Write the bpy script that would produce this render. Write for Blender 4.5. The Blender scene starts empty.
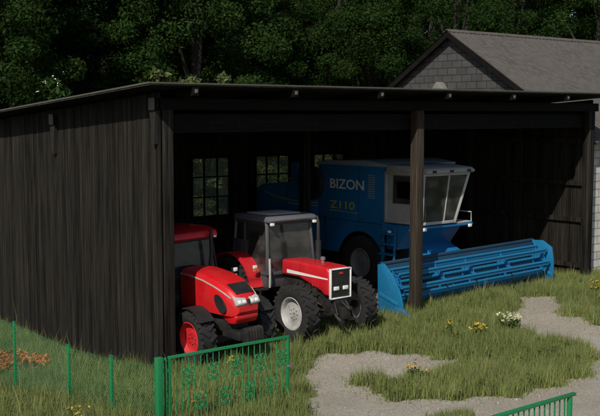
import bpy, bmesh, math, random
import numpy as np
from mathutils import Vector, Matrix, Euler

random.seed(7)
rng = np.random.default_rng(7)
S = bpy.context.scene
COL = S.collection
R = math.radians

# ------------------------------------------------------------------ helpers
class MB:
    """collects shapes, then links them as ONE mesh object"""
    def __init__(self):
        self.bm = bmesh.new()

    def _faces(self, vs, fs):
        v = [self.bm.verts.new(p) for p in vs]
        for f in fs:
            try:
                self.bm.faces.new([v[i] for i in f])
            except ValueError:
                pass
        return self

    def obox(self, c, s, rot=(0, 0, 0), mat=None):
        m = Euler(rot).to_matrix() if mat is None else mat
        c = Vector(c)
        vs = [c + m @ Vector((sx * s[0] / 2, sy * s[1] / 2, sz * s[2] / 2))
              for sx in (-1, 1) for sy in (-1, 1) for sz in (-1, 1)]
        return self._faces(vs, [(0, 1, 3, 2), (4, 6, 7, 5), (0, 4, 5, 1), (2, 3, 7, 6), (0, 2, 6, 4), (1, 5, 7, 3)])

    def box(self, x0, x1, y0, y1, z0, z1):
        return self.obox(((x0 + x1) / 2, (y0 + y1) / 2, (z0 + z1) / 2), (x1 - x0, y1 - y0, z1 - z0))

    def prism(self, pts, axis, lo, hi):
        n = len(pts)
        def P(p, t):
            return {'x': (t, p[0], p[1]), 'y': (p[0], t, p[1]), 'z': (p[0], p[1], t)}[axis]
        vs = [P(p, lo) for p in pts] + [P(p, hi) for p in pts]
        fs = [tuple(range(n)), tuple(range(2 * n - 1, n - 1, -1))]
        fs += [(i, i + n, (i + 1) % n + n, (i + 1) % n) for i in range(n)]
        return self._faces(vs, fs)

    def loft(self, rings, caps=True):
        """rings: lists of equally many points"""
        n = len(rings[0])
        vs = [p for r in rings for p in r]
        fs = []
        for k in range(len(rings) - 1):
            a, b = k * n, (k + 1) * n
            fs += [(a + i, a + (i + 1) % n, b + (i + 1) % n, b + i) for i in range(n)]
        if caps:
            fs += [tuple(range(n))[::-1], tuple(range((len(rings) - 1) * n, len(rings) * n))]
        return self._faces(vs, fs)

    def tube(self, pts, r, seg=8):
        pts = [Vector(p) for p in pts]
        rings = []
        for i, p in enumerate(pts):
            d = (pts[min(i + 1, len(pts) - 1)] - pts[max(i - 1, 0)]).normalized()
            a = d.orthogonal().normalized() if i == 0 else (a - d * a.dot(d)).normalized()
            b = d.cross(a)
            rr = r[i] if isinstance(r, (list, tuple)) else r
            rings.append([p + (a * math.cos(t) + b * math.sin(t)) * rr
                          for t in [2 * math.pi * k / seg for k in range(seg)]])
        return self.loft(rings)

    def bar(self, p0, p1, w, h=None):
        """square bar between two points"""
        p0, p1 = Vector(p0), Vector(p1)
        d = p1 - p0
        m = d.to_track_quat('Z', 'Y').to_matrix()
        return self.obox((p0 + p1) / 2, (w, h or w, d.length), mat=m)

    def lathe(self, prof, c=(0, 0, 0), axis='x', seg=32, closed=False):
        c = Vector(c)
        rings = []
        for k in range(seg):
            t = 2 * math.pi * k / seg
            ring = []
            for (u, r) in prof:
                ca, sa = r * math.cos(t), r * math.sin(t)
                ring.append(c + Vector({'x': (u, ca, sa), 'y': (ca, u, sa), 'z': (ca, sa, u)}[axis]))
            rings.append(ring)
        n = len(prof)
        vs = [p for r in rings for p in r]
        fs = []
        for k in range(seg):
            a, b = k * n, ((k + 1) % seg) * n
            for i in range(n - 1 + (1 if closed else 0)):
                j = (i + 1) % n
                fs.append((a + i, a + j, b + j, b + i))
        return self._faces(vs, fs)

    def build(self, name, mat, parent=None, bevel=0, smooth=35, seg=2):
        bm = self.bm
        bmesh.ops.remove_doubles(bm, verts=bm.verts, dist=1e-5)
        bmesh.ops.recalc_face_normals(bm, faces=bm.faces)
        if bevel:
            es = [e for e in bm.edges if len(e.link_faces) == 2 and e.calc_face_angle(0) > R(28)]
            bmesh.ops.bevel(bm, geom=es, offset=bevel, segments=seg, affect='EDGES', clamp_overlap=True, profile=.5)
        me = bpy.data.meshes.new(name)
        bm.to_mesh(me)
        bm.free()
        me.materials.append(mat)
        if smooth:
            me.polygons.foreach_set('use_smooth', [True] * len(me.polygons))
            me.set_sharp_from_angle(angle=R(smooth))
        return link(name, me, parent)


def link(name, data, parent=None):
    o = bpy.data.objects.new(name, data)
    COL.objects.link(o)
    if parent is not None:
        o.parent = parent
    return o


def tag(o, label=None, cat=None, group=None, kind=None):
    if label: o['label'] = label
    if cat: o['category'] = cat
    if group: o['group'] = group
    if kind: o['kind'] = kind
    return o


def thing(name, loc, label, cat, group=None, rz=0):
    o = link(name, None)
    o.location = loc
    o.rotation_euler.z = rz
    return tag(o, label, cat, group)


def raw_mesh(name, verts, faces_flat, loop_counts, mat, parent=None, smooth=False):
    me = bpy.data.meshes.new(name)
    verts = np.asarray(verts, dtype=np.float32)
    faces_flat = np.asarray(faces_flat, dtype=np.int32)
    loop_counts = np.asarray(loop_counts, dtype=np.int32)
    me.vertices.add(len(verts)); me.vertices.foreach_set('co', verts.ravel())
    me.loops.add(len(faces_flat)); me.loops.foreach_set('vertex_index', faces_flat)
    me.polygons.add(len(loop_counts))
    starts = np.concatenate(([0], np.cumsum(loop_counts)[:-1])).astype(np.int32)
    me.polygons.foreach_set('loop_start', starts)
    me.update(calc_edges=True)
    if smooth:
        me.polygons.foreach_set('use_smooth', [True] * len(me.polygons))
    me.materials.append(mat)
    return me


# ------------------------------------------------------------------ materials
def nodes_of(m):
    m.use_nodes = True
    nt = m.node_tree
    return nt, nt.nodes, nt.links, nt.nodes['Principled BSDF']


def paint(name, col, rough=.4, metal=0, dust=.15, dcol=(.16, .13, .09), var=.25, coat=0., scale=3):
    m = bpy.data.materials.new(name)
    nt, N, L, B = nodes_of(m)
    tc = N.new('ShaderNodeTexCoord')
    n1 = N.new('ShaderNodeTexNoise'); n1.inputs['Scale'].default_value = scale; n1.inputs['Detail'].default_value = 8
    n1.inputs['Roughness'].default_value = .7
    L.new(tc.outputs['Object'], n1.inputs['Vector'])
    rmp = N.new('ShaderNodeMapRange'); rmp.inputs[1].default_value = .42; rmp.inputs[2].default_value = .78
    rmp.inputs[3].default_value = 0; rmp.inputs[4].default_value = dust
    L.new(n1.outputs['Fac'], rmp.inputs[0])
    n2 = N.new('ShaderNodeTexNoise'); n2.inputs['Scale'].default_value = scale * 7; n2.inputs['Detail'].default_value = 4
    L.new(tc.outputs['Object'], n2.inputs['Vector'])
    hv = N.new('ShaderNodeMapRange'); hv.inputs[3].default_value = 1 - var; hv.inputs[4].default_value = 1 + var
    L.new(n2.outputs['Fac'], hv.inputs[0])
    vm = N.new('ShaderNodeVectorMath'); vm.operation = 'SCALE'; vm.inputs[0].default_value = col
    L.new(hv.outputs[0], vm.inputs['Scale'])
    mx = N.new('ShaderNodeMix'); mx.data_type = 'RGBA'
    mx.inputs['B'].default_value = (*dcol, 1)
    L.new(vm.outputs[0], mx.inputs['A']); L.new(rmp.outputs[0], mx.inputs['Factor'])
    L.new(mx.outputs['Result'], B.inputs['Base Color'])
    rr = N.new('ShaderNodeMapRange'); rr.inputs[3].default_value = max(rough - .08, .05); rr.inputs[4].default_value = min(rough + .2, 1)
    L.new(n1.outputs['Fac'], rr.inputs[0]); L.new(rr.outputs[0], B.inputs['Roughness'])
    B.inputs['Metallic'].default_value = metal
    B.inputs['Coat Weight'].default_value = coat
    bp = N.new('ShaderNodeBump'); bp.inputs['Strength'].default_value = .08; bp.inputs['Distance'].default_value = .01
    L.new(n2.outputs['Fac'], bp.inputs['Height']); L.new(bp.outputs[0], B.inputs['Normal'])
    return m


def wood(name, dark, light, board=.125, axis='z'):
    """weathered boards: a tone per board, grain stretched along the board"""
    m = bpy.data.materials.new(name)
    nt, N, L, B = nodes_of(m)
    tc = N.new('ShaderNodeTexCoord')
    sp = N.new('ShaderNodeSeparateXYZ'); L.new(tc.outputs['Object'], sp.inputs[0])
    ad = N.new('ShaderNodeMath'); ad.operation = 'ADD'
    L.new(sp.outputs['X'], ad.inputs[0]); L.new(sp.outputs['Y'], ad.inputs[1])
    dv = N.new('ShaderNodeMath'); dv.operation = 'DIVIDE'; dv.inputs[1].default_value = board
    L.new(ad.outputs[0], dv.inputs[0])
    fl = N.new('ShaderNodeMath'); fl.operation = 'FLOOR'; L.new(dv.outputs[0], fl.inputs[0])
    wn = N.new('ShaderNodeTexWhiteNoise'); wn.noise_dimensions = '1D'; L.new(fl.outputs[0], wn.inputs['W'])
    mp = N.new('ShaderNodeMapping')
    mp.inputs['Scale'].default_value = (60, 60, .8) if axis == 'z' else ((1.1, 30, 30) if axis == 'x' else (30, 1.1, 30))
    L.new(tc.outputs['Object'], mp.inputs[0])
    nz = N.new('ShaderNodeTexNoise'); nz.inputs['Scale'].default_value = 1; nz.inputs['Detail'].default_value = 6
    nz.inputs['Roughness'].default_value = .65
    L.new(mp.outputs[0], nz.inputs['Vector'])
    mp2 = N.new('ShaderNodeMapping')
    mp2.inputs['Scale'].default_value = (6, 6, .5) if axis == 'z' else ((.5, 6, 6) if axis == 'x' else (6, .5, 6))
    L.new(tc.outputs['Object'], mp2.inputs[0])
    n3 = N.new('ShaderNodeTexNoise'); n3.inputs['Scale'].default_value = 1; n3.inputs['Detail'].default_value = 3
    L.new(mp2.outputs[0], n3.inputs['Vector'])
    a1 = N.new('ShaderNodeMath'); a1.operation = 'MULTIPLY_ADD'; a1.inputs[1].default_value = .38
    L.new(wn.outputs['Value'], a1.inputs[0])
    a2 = N.new('ShaderNodeMath'); a2.operation = 'MULTIPLY_ADD'; a2.inputs[1].default_value = 3.4
    L.new(nz.outputs['Fac'], a2.inputs[0]); 
    a3 = N.new('ShaderNodeMath'); a3.operation = 'MULTIPLY_ADD'; a3.inputs[1].default_value = .9; a3.inputs[2].default_value = -2.02
    L.new(n3.outputs['Fac'], a3.inputs[0]); L.new(a3.outputs[0], a2.inputs[2]); L.new(a2.outputs[0], a1.inputs[2])
    cr = N.new('ShaderNodeMix'); cr.data_type = 'RGBA'; cr.clamp_factor = True
    cr.inputs['A'].default_value = (*dark, 1); cr.inputs['B'].default_value = (*light, 1)
    L.new(a1.outputs[0], cr.inputs['Factor']); L.new(cr.outputs['Result'], B.inputs['Base Color'])
    B.inputs['Roughness'].default_value = .85
    B.inputs['Specular IOR Level'].default_value = .2
    bp = N.new('ShaderNodeBump'); bp.inputs['Strength'].default_value = .5; bp.inputs['Distance'].default_value = .01
    L.new(nz.outputs['Fac'], bp.inputs['Height']); L.new(bp.outputs[0], B.inputs['Normal'])
    return m


def leafy(name, a, b, scale=1.2, rough=.6, trans=.25, objrand=.5):
    m = bpy.data.materials.new(name)
    nt, N, L, B = nodes_of(m)
    tc = N.new('ShaderNodeTexCoord')
    nz = N.new('ShaderNodeTexNoise'); nz.inputs['Scale'].default_value = scale; nz.inputs['Detail'].default_value = 5
    nz.inputs['Roughness'].default_value = .75
    L.new(tc.outputs['Object'], nz.inputs['Vector'])
    oi = N.new('ShaderNodeObjectInfo')
    ma = N.new('ShaderNodeMath'); ma.operation = 'MULTIPLY_ADD'; ma.inputs[1].default_value = objrand
    ma.inputs[2].default_value = -objrand / 2
    L.new(oi.outputs['Random'], ma.inputs[0])
    mr = N.new('ShaderNodeMapRange'); mr.inputs[1].default_value = .3; mr.inputs[2].default_value = .7
    L.new(nz.outputs['Fac'], mr.inputs[0])
    ad = N.new('ShaderNodeMath'); ad.operation = 'ADD'; ad.use_clamp = True
    L.new(mr.outputs[0], ad.inputs[0]); L.new(ma.outputs[0], ad.inputs[1])
    mx = N.new('ShaderNodeMix'); mx.data_type = 'RGBA'
    mx.inputs['A'].default_value = (*a, 1); mx.inputs['B'].default_value = (*b, 1)
    L.new(ad.outputs[0], mx.inputs['Factor'])
    L.new(mx.outputs['Result'], B.inputs['Base Color'])
    B.inputs['Roughness'].default_value = rough
    B.inputs['Specular IOR Level'].default_value = .08
    tr = N.new('ShaderNodeBsdfTranslucent'); L.new(mx.outputs['Result'], tr.inputs['Color'])
    ms = N.new('ShaderNodeMixShader'); ms.inputs[0].default_value = trans
    L.new(B.outputs[0], ms.inputs[1]); L.new(tr.outputs[0], ms.inputs[2])
    L.new(ms.outputs[0], N['Material Output'].inputs['Surface'])
    return m


def glass(name, tint, dust=.14, soft=False):
    m = bpy.data.materials.new(name)
    m.use_nodes = True
    nt = m.node_tree; N = nt.nodes; L = nt.links
    N.remove(N['Principled BSDF'])
    t = N.new('ShaderNodeBsdfTransparent'); t.inputs[0].default_value = (*tint, 1)
    g = N.new('ShaderNodeBsdfGlossy'); g.inputs['Roughness'].default_value = .06; g.inputs[0].default_value = (.8, .85, .9, 1)
    d = N.new('ShaderNodeBsdfTranslucent' if soft else 'ShaderNodeBsdfDiffuse'); d.inputs[0].default_value = (.74, .77, .66, 1) if soft else (.26, .255, .245, 1)
    nz = N.new('ShaderNodeTexNoise'); nz.inputs['Scale'].default_value = 4; nz.inputs['Detail'].default_value = 6
    mr = N.new('ShaderNodeMapRange'); mr.inputs[1].default_value = .4; mr.inputs[2].default_value = .8
    mr.inputs[3].default_value = dust * .4; mr.inputs[4].default_value = dust * 1.5
    L.new(nz.outputs['Fac'], mr.inputs[0])
    ms0 = N.new('ShaderNodeMixShader'); L.new(mr.outputs[0], ms0.inputs[0])
    L.new(t.outputs[0], ms0.inputs[1]); L.new(d.outputs[0], ms0.inputs[2])
    fr = N.new('ShaderNodeFresnel'); fr.inputs['IOR'].default_value = 1.5
    ms = N.new('ShaderNodeMixShader'); L.new(fr.outputs[0], ms.inputs[0])
    L.new(ms0.outputs[0], ms.inputs[1]); L.new(g.outputs[0], ms.inputs[2])
    L.new(ms.outputs[0], N['Material Output'].inputs['Surface'])
    return m


def blockwork(name, c1, c2, mortar, bw=.5, bh=.25, axis='x'):
    m = bpy.data.materials.new(name)
    nt, N, L, B = nodes_of(m)
    tc = N.new('ShaderNodeTexCoord'); sp = N.new('ShaderNodeSeparateXYZ'); cb = N.new('ShaderNodeCombineXYZ')
    L.new(tc.outputs['Object'], sp.inputs[0])
    L.new(sp.outputs['Y' if axis == 'x' else 'X'], cb.inputs['X']); L.new(sp.outputs['Z'], cb.inputs['Y'])
    br = N.new('ShaderNodeTexBrick'); L.new(cb.outputs[0], br.inputs['Vector'])
    br.inputs['Scale'].default_value = 1; br.inputs['Brick Width'].default_value = bw; br.inputs['Row Height'].default_value = bh
    br.inputs['Mortar Size'].default_value = .018; br.inputs['Mortar Smooth'].default_value = .3; br.inputs['Bias'].default_value = 0
    br.inputs['Color1'].default_value = (*c1, 1); br.inputs['Color2'].default_value = (*c2, 1); br.inputs['Mortar'].default_value = (*mortar, 1)
    nz = N.new('ShaderNodeTexNoise'); nz.inputs['Scale'].default_value = 2.2; nz.inputs['Detail'].default_value = 9; nz.inputs['Roughness'].default_value = .7
    L.new(tc.outputs['Object'], nz.inputs['Vector'])
    mr = N.new('ShaderNodeMapRange'); mr.inputs[3].default_value = .5; mr.inputs[4].default_value = 1.45
    L.new(nz.outputs['Fac'], mr.inputs[0])
    vm = N.new('ShaderNodeVectorMath'); vm.operation = 'SCALE'
    L.new(br.outputs['Color'], vm.inputs[0]); L.new(mr.outputs[0], vm.inputs['Scale'])
    L.new(vm.outputs[0], B.inputs['Base Color'])
    B.inputs['Roughness'].default_value = .95; B.inputs['Specular IOR Level'].default_value = .15
    bp = N.new('ShaderNodeBump'); bp.inputs['Strength'].default_value = .8; bp.inputs['Distance'].default_value = .02; bp.invert = True
    L.new(br.outputs['Fac'], bp.inputs['Height']); L.new(bp.outputs[0], B.inputs['Normal'])
    return m


def earth(name, cols, scales, bump=.02, bscale=30):
    """ground: three colours mixed by noises of several sizes"""
    m = bpy.data.materials.new(name)
    nt, N, L, B = nodes_of(m)
    tc = N.new('ShaderNodeTexCoord')
    prev = None
    for k, c in enumerate(cols[1:]):
        nz = N.new('ShaderNodeTexNoise'); nz.inputs['Scale'].default_value = scales[k]; nz.inputs['Detail'].default_value = 8
        nz.inputs['Roughness'].default_value = .7
        L.new(tc.outputs['Object'], nz.inputs['Vector'])
        mr = N.new('ShaderNodeMapRange'); mr.inputs[1].default_value = .42; mr.inputs[2].default_value = .62
        L.new(nz.outputs['Fac'], mr.inputs[0])
        mx = N.new('ShaderNodeMix'); mx.data_type = 'RGBA'
        if prev is None: mx.inputs['A'].default_value = (*cols[0], 1)
        else: L.new(prev, mx.inputs['A'])
        mx.inputs['B'].default_value = (*c, 1)
        L.new(mr.outputs[0], mx.inputs['Factor']); prev = mx.outputs['Result']
    L.new(prev, B.inputs['Base Color'])
    B.inputs['Roughness'].default_value = .95; B.inputs['Specular IOR Level'].default_value = .1
    nb = N.new('ShaderNodeTexNoise'); nb.inputs['Scale'].default_value = bscale; nb.inputs['Detail'].default_value = 6
    L.new(tc.outputs['Object'], nb.inputs['Vector'])
    bp = N.new('ShaderNodeBump'); bp.inputs['Strength'].default_value = .9; bp.inputs['Distance'].default_value = bump
    L.new(nb.outputs['Fac'], bp.inputs['Height']); L.new(bp.outputs[0], B.inputs['Normal'])
    return m


M = dict(
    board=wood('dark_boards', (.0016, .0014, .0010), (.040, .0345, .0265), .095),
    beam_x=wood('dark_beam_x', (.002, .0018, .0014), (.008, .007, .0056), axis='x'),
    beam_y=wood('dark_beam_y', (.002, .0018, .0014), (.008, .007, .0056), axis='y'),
    post=wood('post_wood', (.022, .017, .012), (.10, .077, .055), board=5),
    hoodgrey=paint('weathered_hood', (.17, .165, .155), .8, dust=.5),
    shadow_wood=paint('shadow_dark_wood', (.007, .006, .005), .9, dust=.1),  # near-black tone standing for the shadow under the beam ends
    endgrain=paint('end_grain', (.11, .10, .09), .9, dust=.4),
    felt=earth('roof_felt', [(.05, .045, .04), (.10, .085, .07), (.03, .028, .026)], [1.2, 7], .006, 40),
    edge=paint('roof_edge_strip', (.085, .08, .062), .8, dust=.5, dcol=(.03, .03, .025), scale=1.5),
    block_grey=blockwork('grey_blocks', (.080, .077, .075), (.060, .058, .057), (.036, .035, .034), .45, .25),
    block_pale=blockwork('pale_blocks', (.60, .57, .52), (.50, .47, .43), (.30, .28, .25), axis='y'),
    red=paint('red_paint', (.58, .008, .013), .34, dust=.16, var=.12, coat=.3),
    red2=paint('tractor_red', (.52, .008, .016), .40, dust=.18, var=.12, coat=.2),
    redrim=paint('red_rim', (.55, .012, .02), .5, dust=.2),
    blue=paint('blue_paint', (.008, .150, .37), .42, dust=.16, var=.2, dcol=(.08, .12, .16)),
    shadeblue=paint('shaded_dark_blue', (.006, .045, .09), .6, dust=.35, dcol=(.05, .055, .06)),  # header blue darkened to stand for the shade behind the reel
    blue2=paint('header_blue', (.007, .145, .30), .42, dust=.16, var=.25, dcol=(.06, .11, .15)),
    palegrey=paint('pale_grey_paint', (.46, .46, .44), .5, dust=.35),
    cabpale=paint('cab_pale_grey', (.38, .38, .37), .5, dust=.4),
    tankcover=paint('tank_cover', (.22, .30, .38), .5, dust=.35),
    grey=paint('cab_grey', (.052, .052, .055), .45, dust=.2),
    roofgrey=paint('cab_roof_grey', (.11, .115, .13), .5, dust=.2),
    rimgrey=paint('rim_grey', (.42, .42, .40), .5, dust=.75, dcol=(.12, .10, .075)),
    darkrim=paint('dusty_rim', (.20, .20, .19), .6, dust=.5),
    black=paint('black_plastic', (.012, .012, .012), .5, dust=.12),
    iron=paint('dark_iron', (.018, .0175, .017), .55, metal=.3, dust=.3),
    steel=paint('worn_steel', (.28, .27, .26), .45, metal=.7, dust=.3),
    tyre=paint('tyre_rubber', (.011, .011, .0105), .85, dust=.35, dcol=(.06, .05, .04)),
    white=paint('white_decal', (.72, .72, .70), .5, dust=.12),
    silver=paint('silver_trim', (.62, .60, .50), .35, metal=.3, dust=.15),
    yellow=paint('yellow_decal', (.42, .44, .05), .5, dust=.2),
    amber=paint('amber_lens', (.55, .17, .02), .3, dust=.05),
    lamp=paint('lamp_glass', (.82, .82, .80), .15, dust=.05, coat=.6),
    green=paint('green_fence_paint', (.004, .19, .058), .48, dust=.30, var=.25, dcol=(.06, .075, .03)),
    wire=paint('green_wire', (.006, .14, .045), .5, dust=.1),
    seat=paint('seat_blue', (.06, .17, .34), .8, dust=.1),
    glass=glass('cab_glass', (.40, .43, .45), .20),
    glass_clear=glass('clear_cab_glass', (.72, .75, .77), .26),
    pane=glass('window_glass', (.86, .88, .84), .46, True),
    bark=paint('bark', (.022, .018, .013), .95, dust=.5, dcol=(.035, .032, .022), scale=5),
    barkpale=paint('pale_bark', (.17, .15, .12), .95, dust=.5, dcol=(.07, .06, .05), scale=5),
    leafA=leafy('forest_leaf', (.015, .038, .008), (.050, .100, .021), .3, trans=.5),
    leafB=leafy('mid_leaf', (.022, .050, .010), (.075, .130, .028), .4, trans=.5),
    leafC=leafy('pale_leaf', (.06, .085, .025), (.17, .20, .075), 1.5),
    grass=None,
    weed=leafy('weed_leaf', (.03, .06, .012), (.08, .12, .03), 3, objrand=.3),
    petal_y=paint('yellow_petal', (.46, .33, .04), .7, dust=.0),
    petal_w=paint('cream_petal', (.55, .54, .32), .7, dust=.0),
    petal_o=paint('orange_petal', (.46, .125, .03), .7, dust=.0),
    petal_s=paint('white_petal', (.80, .80, .82), .7, dust=.0),
    soil=earth('grassy_soil', [(.055, .055, .018), (.085, .07, .032), (.06, .062, .02)], [1.1, 6], .03, 25),
    gravel=earth('gravel', [(.33, .295, .24), (.42, .38, .315), (.235, .205, .16)], [.7, 22], .006, 90),
    stone=paint('pebble', (.33, .285, .225), .9, dust=.5, var=.5),
    slab=earth('barn_roof_sheet', [(.092, .083, .073), (.072, .064, .056), (.112, .102, .09)], [.8, 5], .01, 20),
)


def grass_material():
    m = bpy.data.materials.new('grass_blades')
    nt, N, L, B = nodes_of(m)
    at = N.new('ShaderNodeAttribute'); at.attribute_name = 'tone'
    sp = N.new('ShaderNodeSeparateXYZ'); L.new(at.outputs['Vector'], sp.inputs[0])
    m1 = N.new('ShaderNodeMix'); m1.data_type = 'RGBA'
    m1.inputs['A'].default_value = (.105, .148, .036, 1); m1.inputs['B'].default_value = (.285, .33, .10, 1)
    L.new(sp.outputs['X'], m1.inputs['Factor'])
    m2 = N.new('ShaderNodeMix'); m2.data_type = 'RGBA'; m2.inputs['B'].default_value = (.34, .29, .155, 1)
    L.new(m1.outputs['Result'], m2.inputs['A']); L.new(sp.outputs['Y'], m2.inputs['Factor'])
    L.new(m2.outputs['Result'], B.inputs['Base Color']); B.inputs['Roughness'].default_value = .65
    B.inputs['Specular IOR Level'].default_value = .15
    tr = N.new('ShaderNodeBsdfTranslucent'); L.new(m2.outputs['Result'], tr.inputs['Color'])
    ms = N.new('ShaderNodeMixShader'); ms.inputs[0].default_value = .32
    L.new(B.outputs[0], ms.inputs[1]); L.new(tr.outputs[0], ms.inputs[2])
    L.new(ms.outputs[0], N['Material Output'].inputs['Surface'])
    return m
M['grass'] = grass_material()


# ------------------------------------------------------------------ ground
def sm(t):
    t = np.clip(t, 0, 1)
    return t * t * (3 - 2 * t)


def gh(x, y):
    """height of the ground"""
    x = np.asarray(x, float); y = np.asarray(y, float)
    left = -.85 * sm((y + 5) / 9) * sm((4 - x) / 4.5)
    back = 1 - sm((y - 9) / 12)
    hill = 4.2 * sm((y - 17 + .15 * x) / 30) + 14 * sm((y - 40) / 90)
    rough = .035 * np.sin(1.3 * x + .7 * y) * np.sin(.9 * y - .4 * x + 1)
    inside = ((x > 12.5) & (x < 15.3) & (y > -.5) & (y < 9.4))
    front = -.12 * sm((11 - x) / 3.5) * sm((x + 1) / 3) * sm((2.5 - y) / 2) * sm((y + 9) / 4)
    return left * back + front + hill + np.where(inside, 0, rough * .6)


PATH = [(-0.7, -5.45), (0.1, -4.63), (0.62, -3.95), (1.62, -2.7), (2.5, -1.6), (3.4, -1.55), (4.2, -2.3),
        (4.97, -3.6), (5.0, -4.4), (3.62, -4.62), (2.68, -4.40), (2.21, -3.85), (1.76, -4.29), (1.84, -4.97),
        (2.02, -5.46), (2.64, -5.96), (3.61, -6.58), (5.95, -6.26), (7.43, -5.72), (7.82, -5.33), (7.85, -4.75),
        (7.55, -3.85), (7.6, -3.1), (9.05, -1.85), (11.3, -0.45), (12.2, -1.15), (10.48, -2.46), (10.47, -3.11),
        (9.8, -3.95), (14, -7), (17, -14), (6, -18), (-1, -16), (-2.2, -10)]


def inside_poly(x, y, poly):
    x = np.asarray(x, float); y = np.asarray(y, float)
    r = np.zeros(x.shape, bool)
    n = len(poly)
    for i in range(n):
        x0, y0 = poly[i]; x1, y1 = poly[(i + 1) % n]
        c = ((y0 > y) != (y1 > y))
        with np.errstate(divide='ignore', invalid='ignore'):
            xi = (x1 - x0) * (y - y0) / (y1 - y0 + 1e-12) + x0
        r ^= c & (x < xi)
    return r


def wob(x, y):
    return (.13 * np.sin(3.1 * x + 1.7 * y) + .10 * np.sin(5.3 * y - 2.9 * x + 2) + .06 * np.sin(11 * x + 7 * y))


def on_path(x, y):
    return inside_poly(x + wob(x, y), y + wob(y + 3, x - 2), PATH)


def grid_sheet(name, xs, ys, mat, dz=0, mask=None):
    X, Y = np.meshgrid(xs, ys, indexing='ij')
    Z = gh(X, Y) + dz
    nx, ny = X.shape
    v = np.stack([X, Y, Z], -1).reshape(-1, 3)
    idx = np.arange(nx * ny).reshape(nx, ny)
    q = np.stack([idx[:-1, :-1], idx[1:, :-1], idx[1:, 1:], idx[:-1, 1:]], -1).reshape(-1, 4)
    if mask is not None:
        cx = (X[:-1, :-1] + X[1:, 1:]) / 2; cy = (Y[:-1, :-1] + Y[1:, 1:]) / 2
        q = q[mask(cx, cy).ravel()]
        used, inv = np.unique(q, return_inverse=True)
        v = v[used]; q = inv.reshape(-1, 4)
    me = raw_mesh(name, v, q.ravel(), [4] * len(q), mat, smooth=True)
    return link(name, me)


def axis_steps(a, b, c, d, fine, coarse):
    return np.unique(np.round(np.concatenate([np.arange(a, b, coarse), np.arange(b, c, fine), np.arange(c, d + .01, coarse)]), 4))


g = grid_sheet('ground', axis_steps(-200, -14, 20, 260, .25, 6), axis_steps(-60, -18, 24, 300, .25, 6), M['soil'])
tag(g, kind='structure')
p = grid_sheet('gravel_path', np.arange(-4, 18.01, .08), np.arange(-18, 0.5, .08), M['gravel'], .006, on_path)
tag(p, kind='structure')
fl = grid_sheet('dirt_floor', np.arange(.35, 15.1, .25), np.arange(1.3, 9.2, .25),
                earth('packed_dirt', [(.20, .17, .13), (.15, .125, .095), (.25, .215, .165)], [1.3, 8], .02, 30), .007)
tag(fl, kind='structure')

# loose stones on the gravel
def scatter_stones(n):
    xs = rng.uniform(-3, 16, n * 3); ys = rng.uniform(-14, 0, n * 3)
    k = on_path(xs, ys); xs, ys = xs[k][:n], ys[k][:n]
    zs = gh(xs, ys)
    base = np.array([(1, 0, 0), (0, 1, 0), (-1, 0, 0), (0, -1, 0), (0, 0, .7), (0, 0, -.5)])
    fc = np.array([(0, 1, 4), (1, 2, 4), (2, 3, 4), (3, 0, 4), (1, 0, 5), (2, 1, 5), (3, 2, 5), (0, 3, 5)])
    m = len(xs)
    r = rng.gamma(2, .0055, m)[:, None, None] + .005
    a = rng.uniform(0, 6.28, m)
    rot = np.stack([np.stack([np.cos(a), -np.sin(a), 0 * a], -1), np.stack([np.sin(a), np.cos(a), 0 * a], -1),
                    np.stack([0 * a, 0 * a, 1 + 0 * a], -1)], 1)
    pts = np.einsum('nij,nkj->nki', rot, base[None] * rng.uniform(.6, 1.3, (m, 6, 1))) * r
    pts += np.stack([xs, ys, zs + .01], -1)[:, None]
    f = (fc[None] + 6 * np.arange(m)[:, None, None]).reshape(-1)
    me = raw_mesh('loose_stones', pts.reshape(-1, 3), f, [3] * (8 * m), M['stone'])
    tag(link('loose_stones', me), 'small loose stones scattered over the pale gravel', 'gravel', kind='stuff')
scatter_stones(6000)


# ------------------------------------------------------------------ grass (stuff)
def grass_blades(x, y, h, w, lean=.35):
    n = len(x)
    z = gh(x, y) - .01
    a = rng.uniform(0, 2 * np.pi, n)
    dx, dy = np.cos(a), np.sin(a)
    b = rng.uniform(0, 2 * np.pi, n); ln = rng.uniform(.05, lean, n) * h
    lx, ly = np.cos(b) * ln, np.sin(b) * ln
    base = np.stack([x, y, z], -1)
    side = np.stack([dx, dy, 0 * dx], -1) * (w / 2)[:, None]
    mid = base + np.stack([lx * .35, ly * .35, h * .55], -1)
    tip = base + np.stack([lx, ly, h * (1 - .25 * (ln / h))], -1)
    v = np.stack([base - side, base + side, mid + side * .75, mid - side * .75, tip], 1).reshape(-1, 3)
    o = 5 * np.arange(n)[:, None]
    f = np.concatenate([o + np.array([0, 1, 2, 3]), o + np.array([3, 2, 4])], 1).ravel()
    c = np.tile([4, 3], n)
    return v, f, c


def patchy(x, y):
    return .5 + .25 * np.sin(1.9 * x + .8 * y + 1) * np.cos(1.3 * y - .6 * x) + .25 * np.sin(4.1 * x - 3.3 * y) * np.cos(3.7 * y + 2.1 * x)


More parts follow.
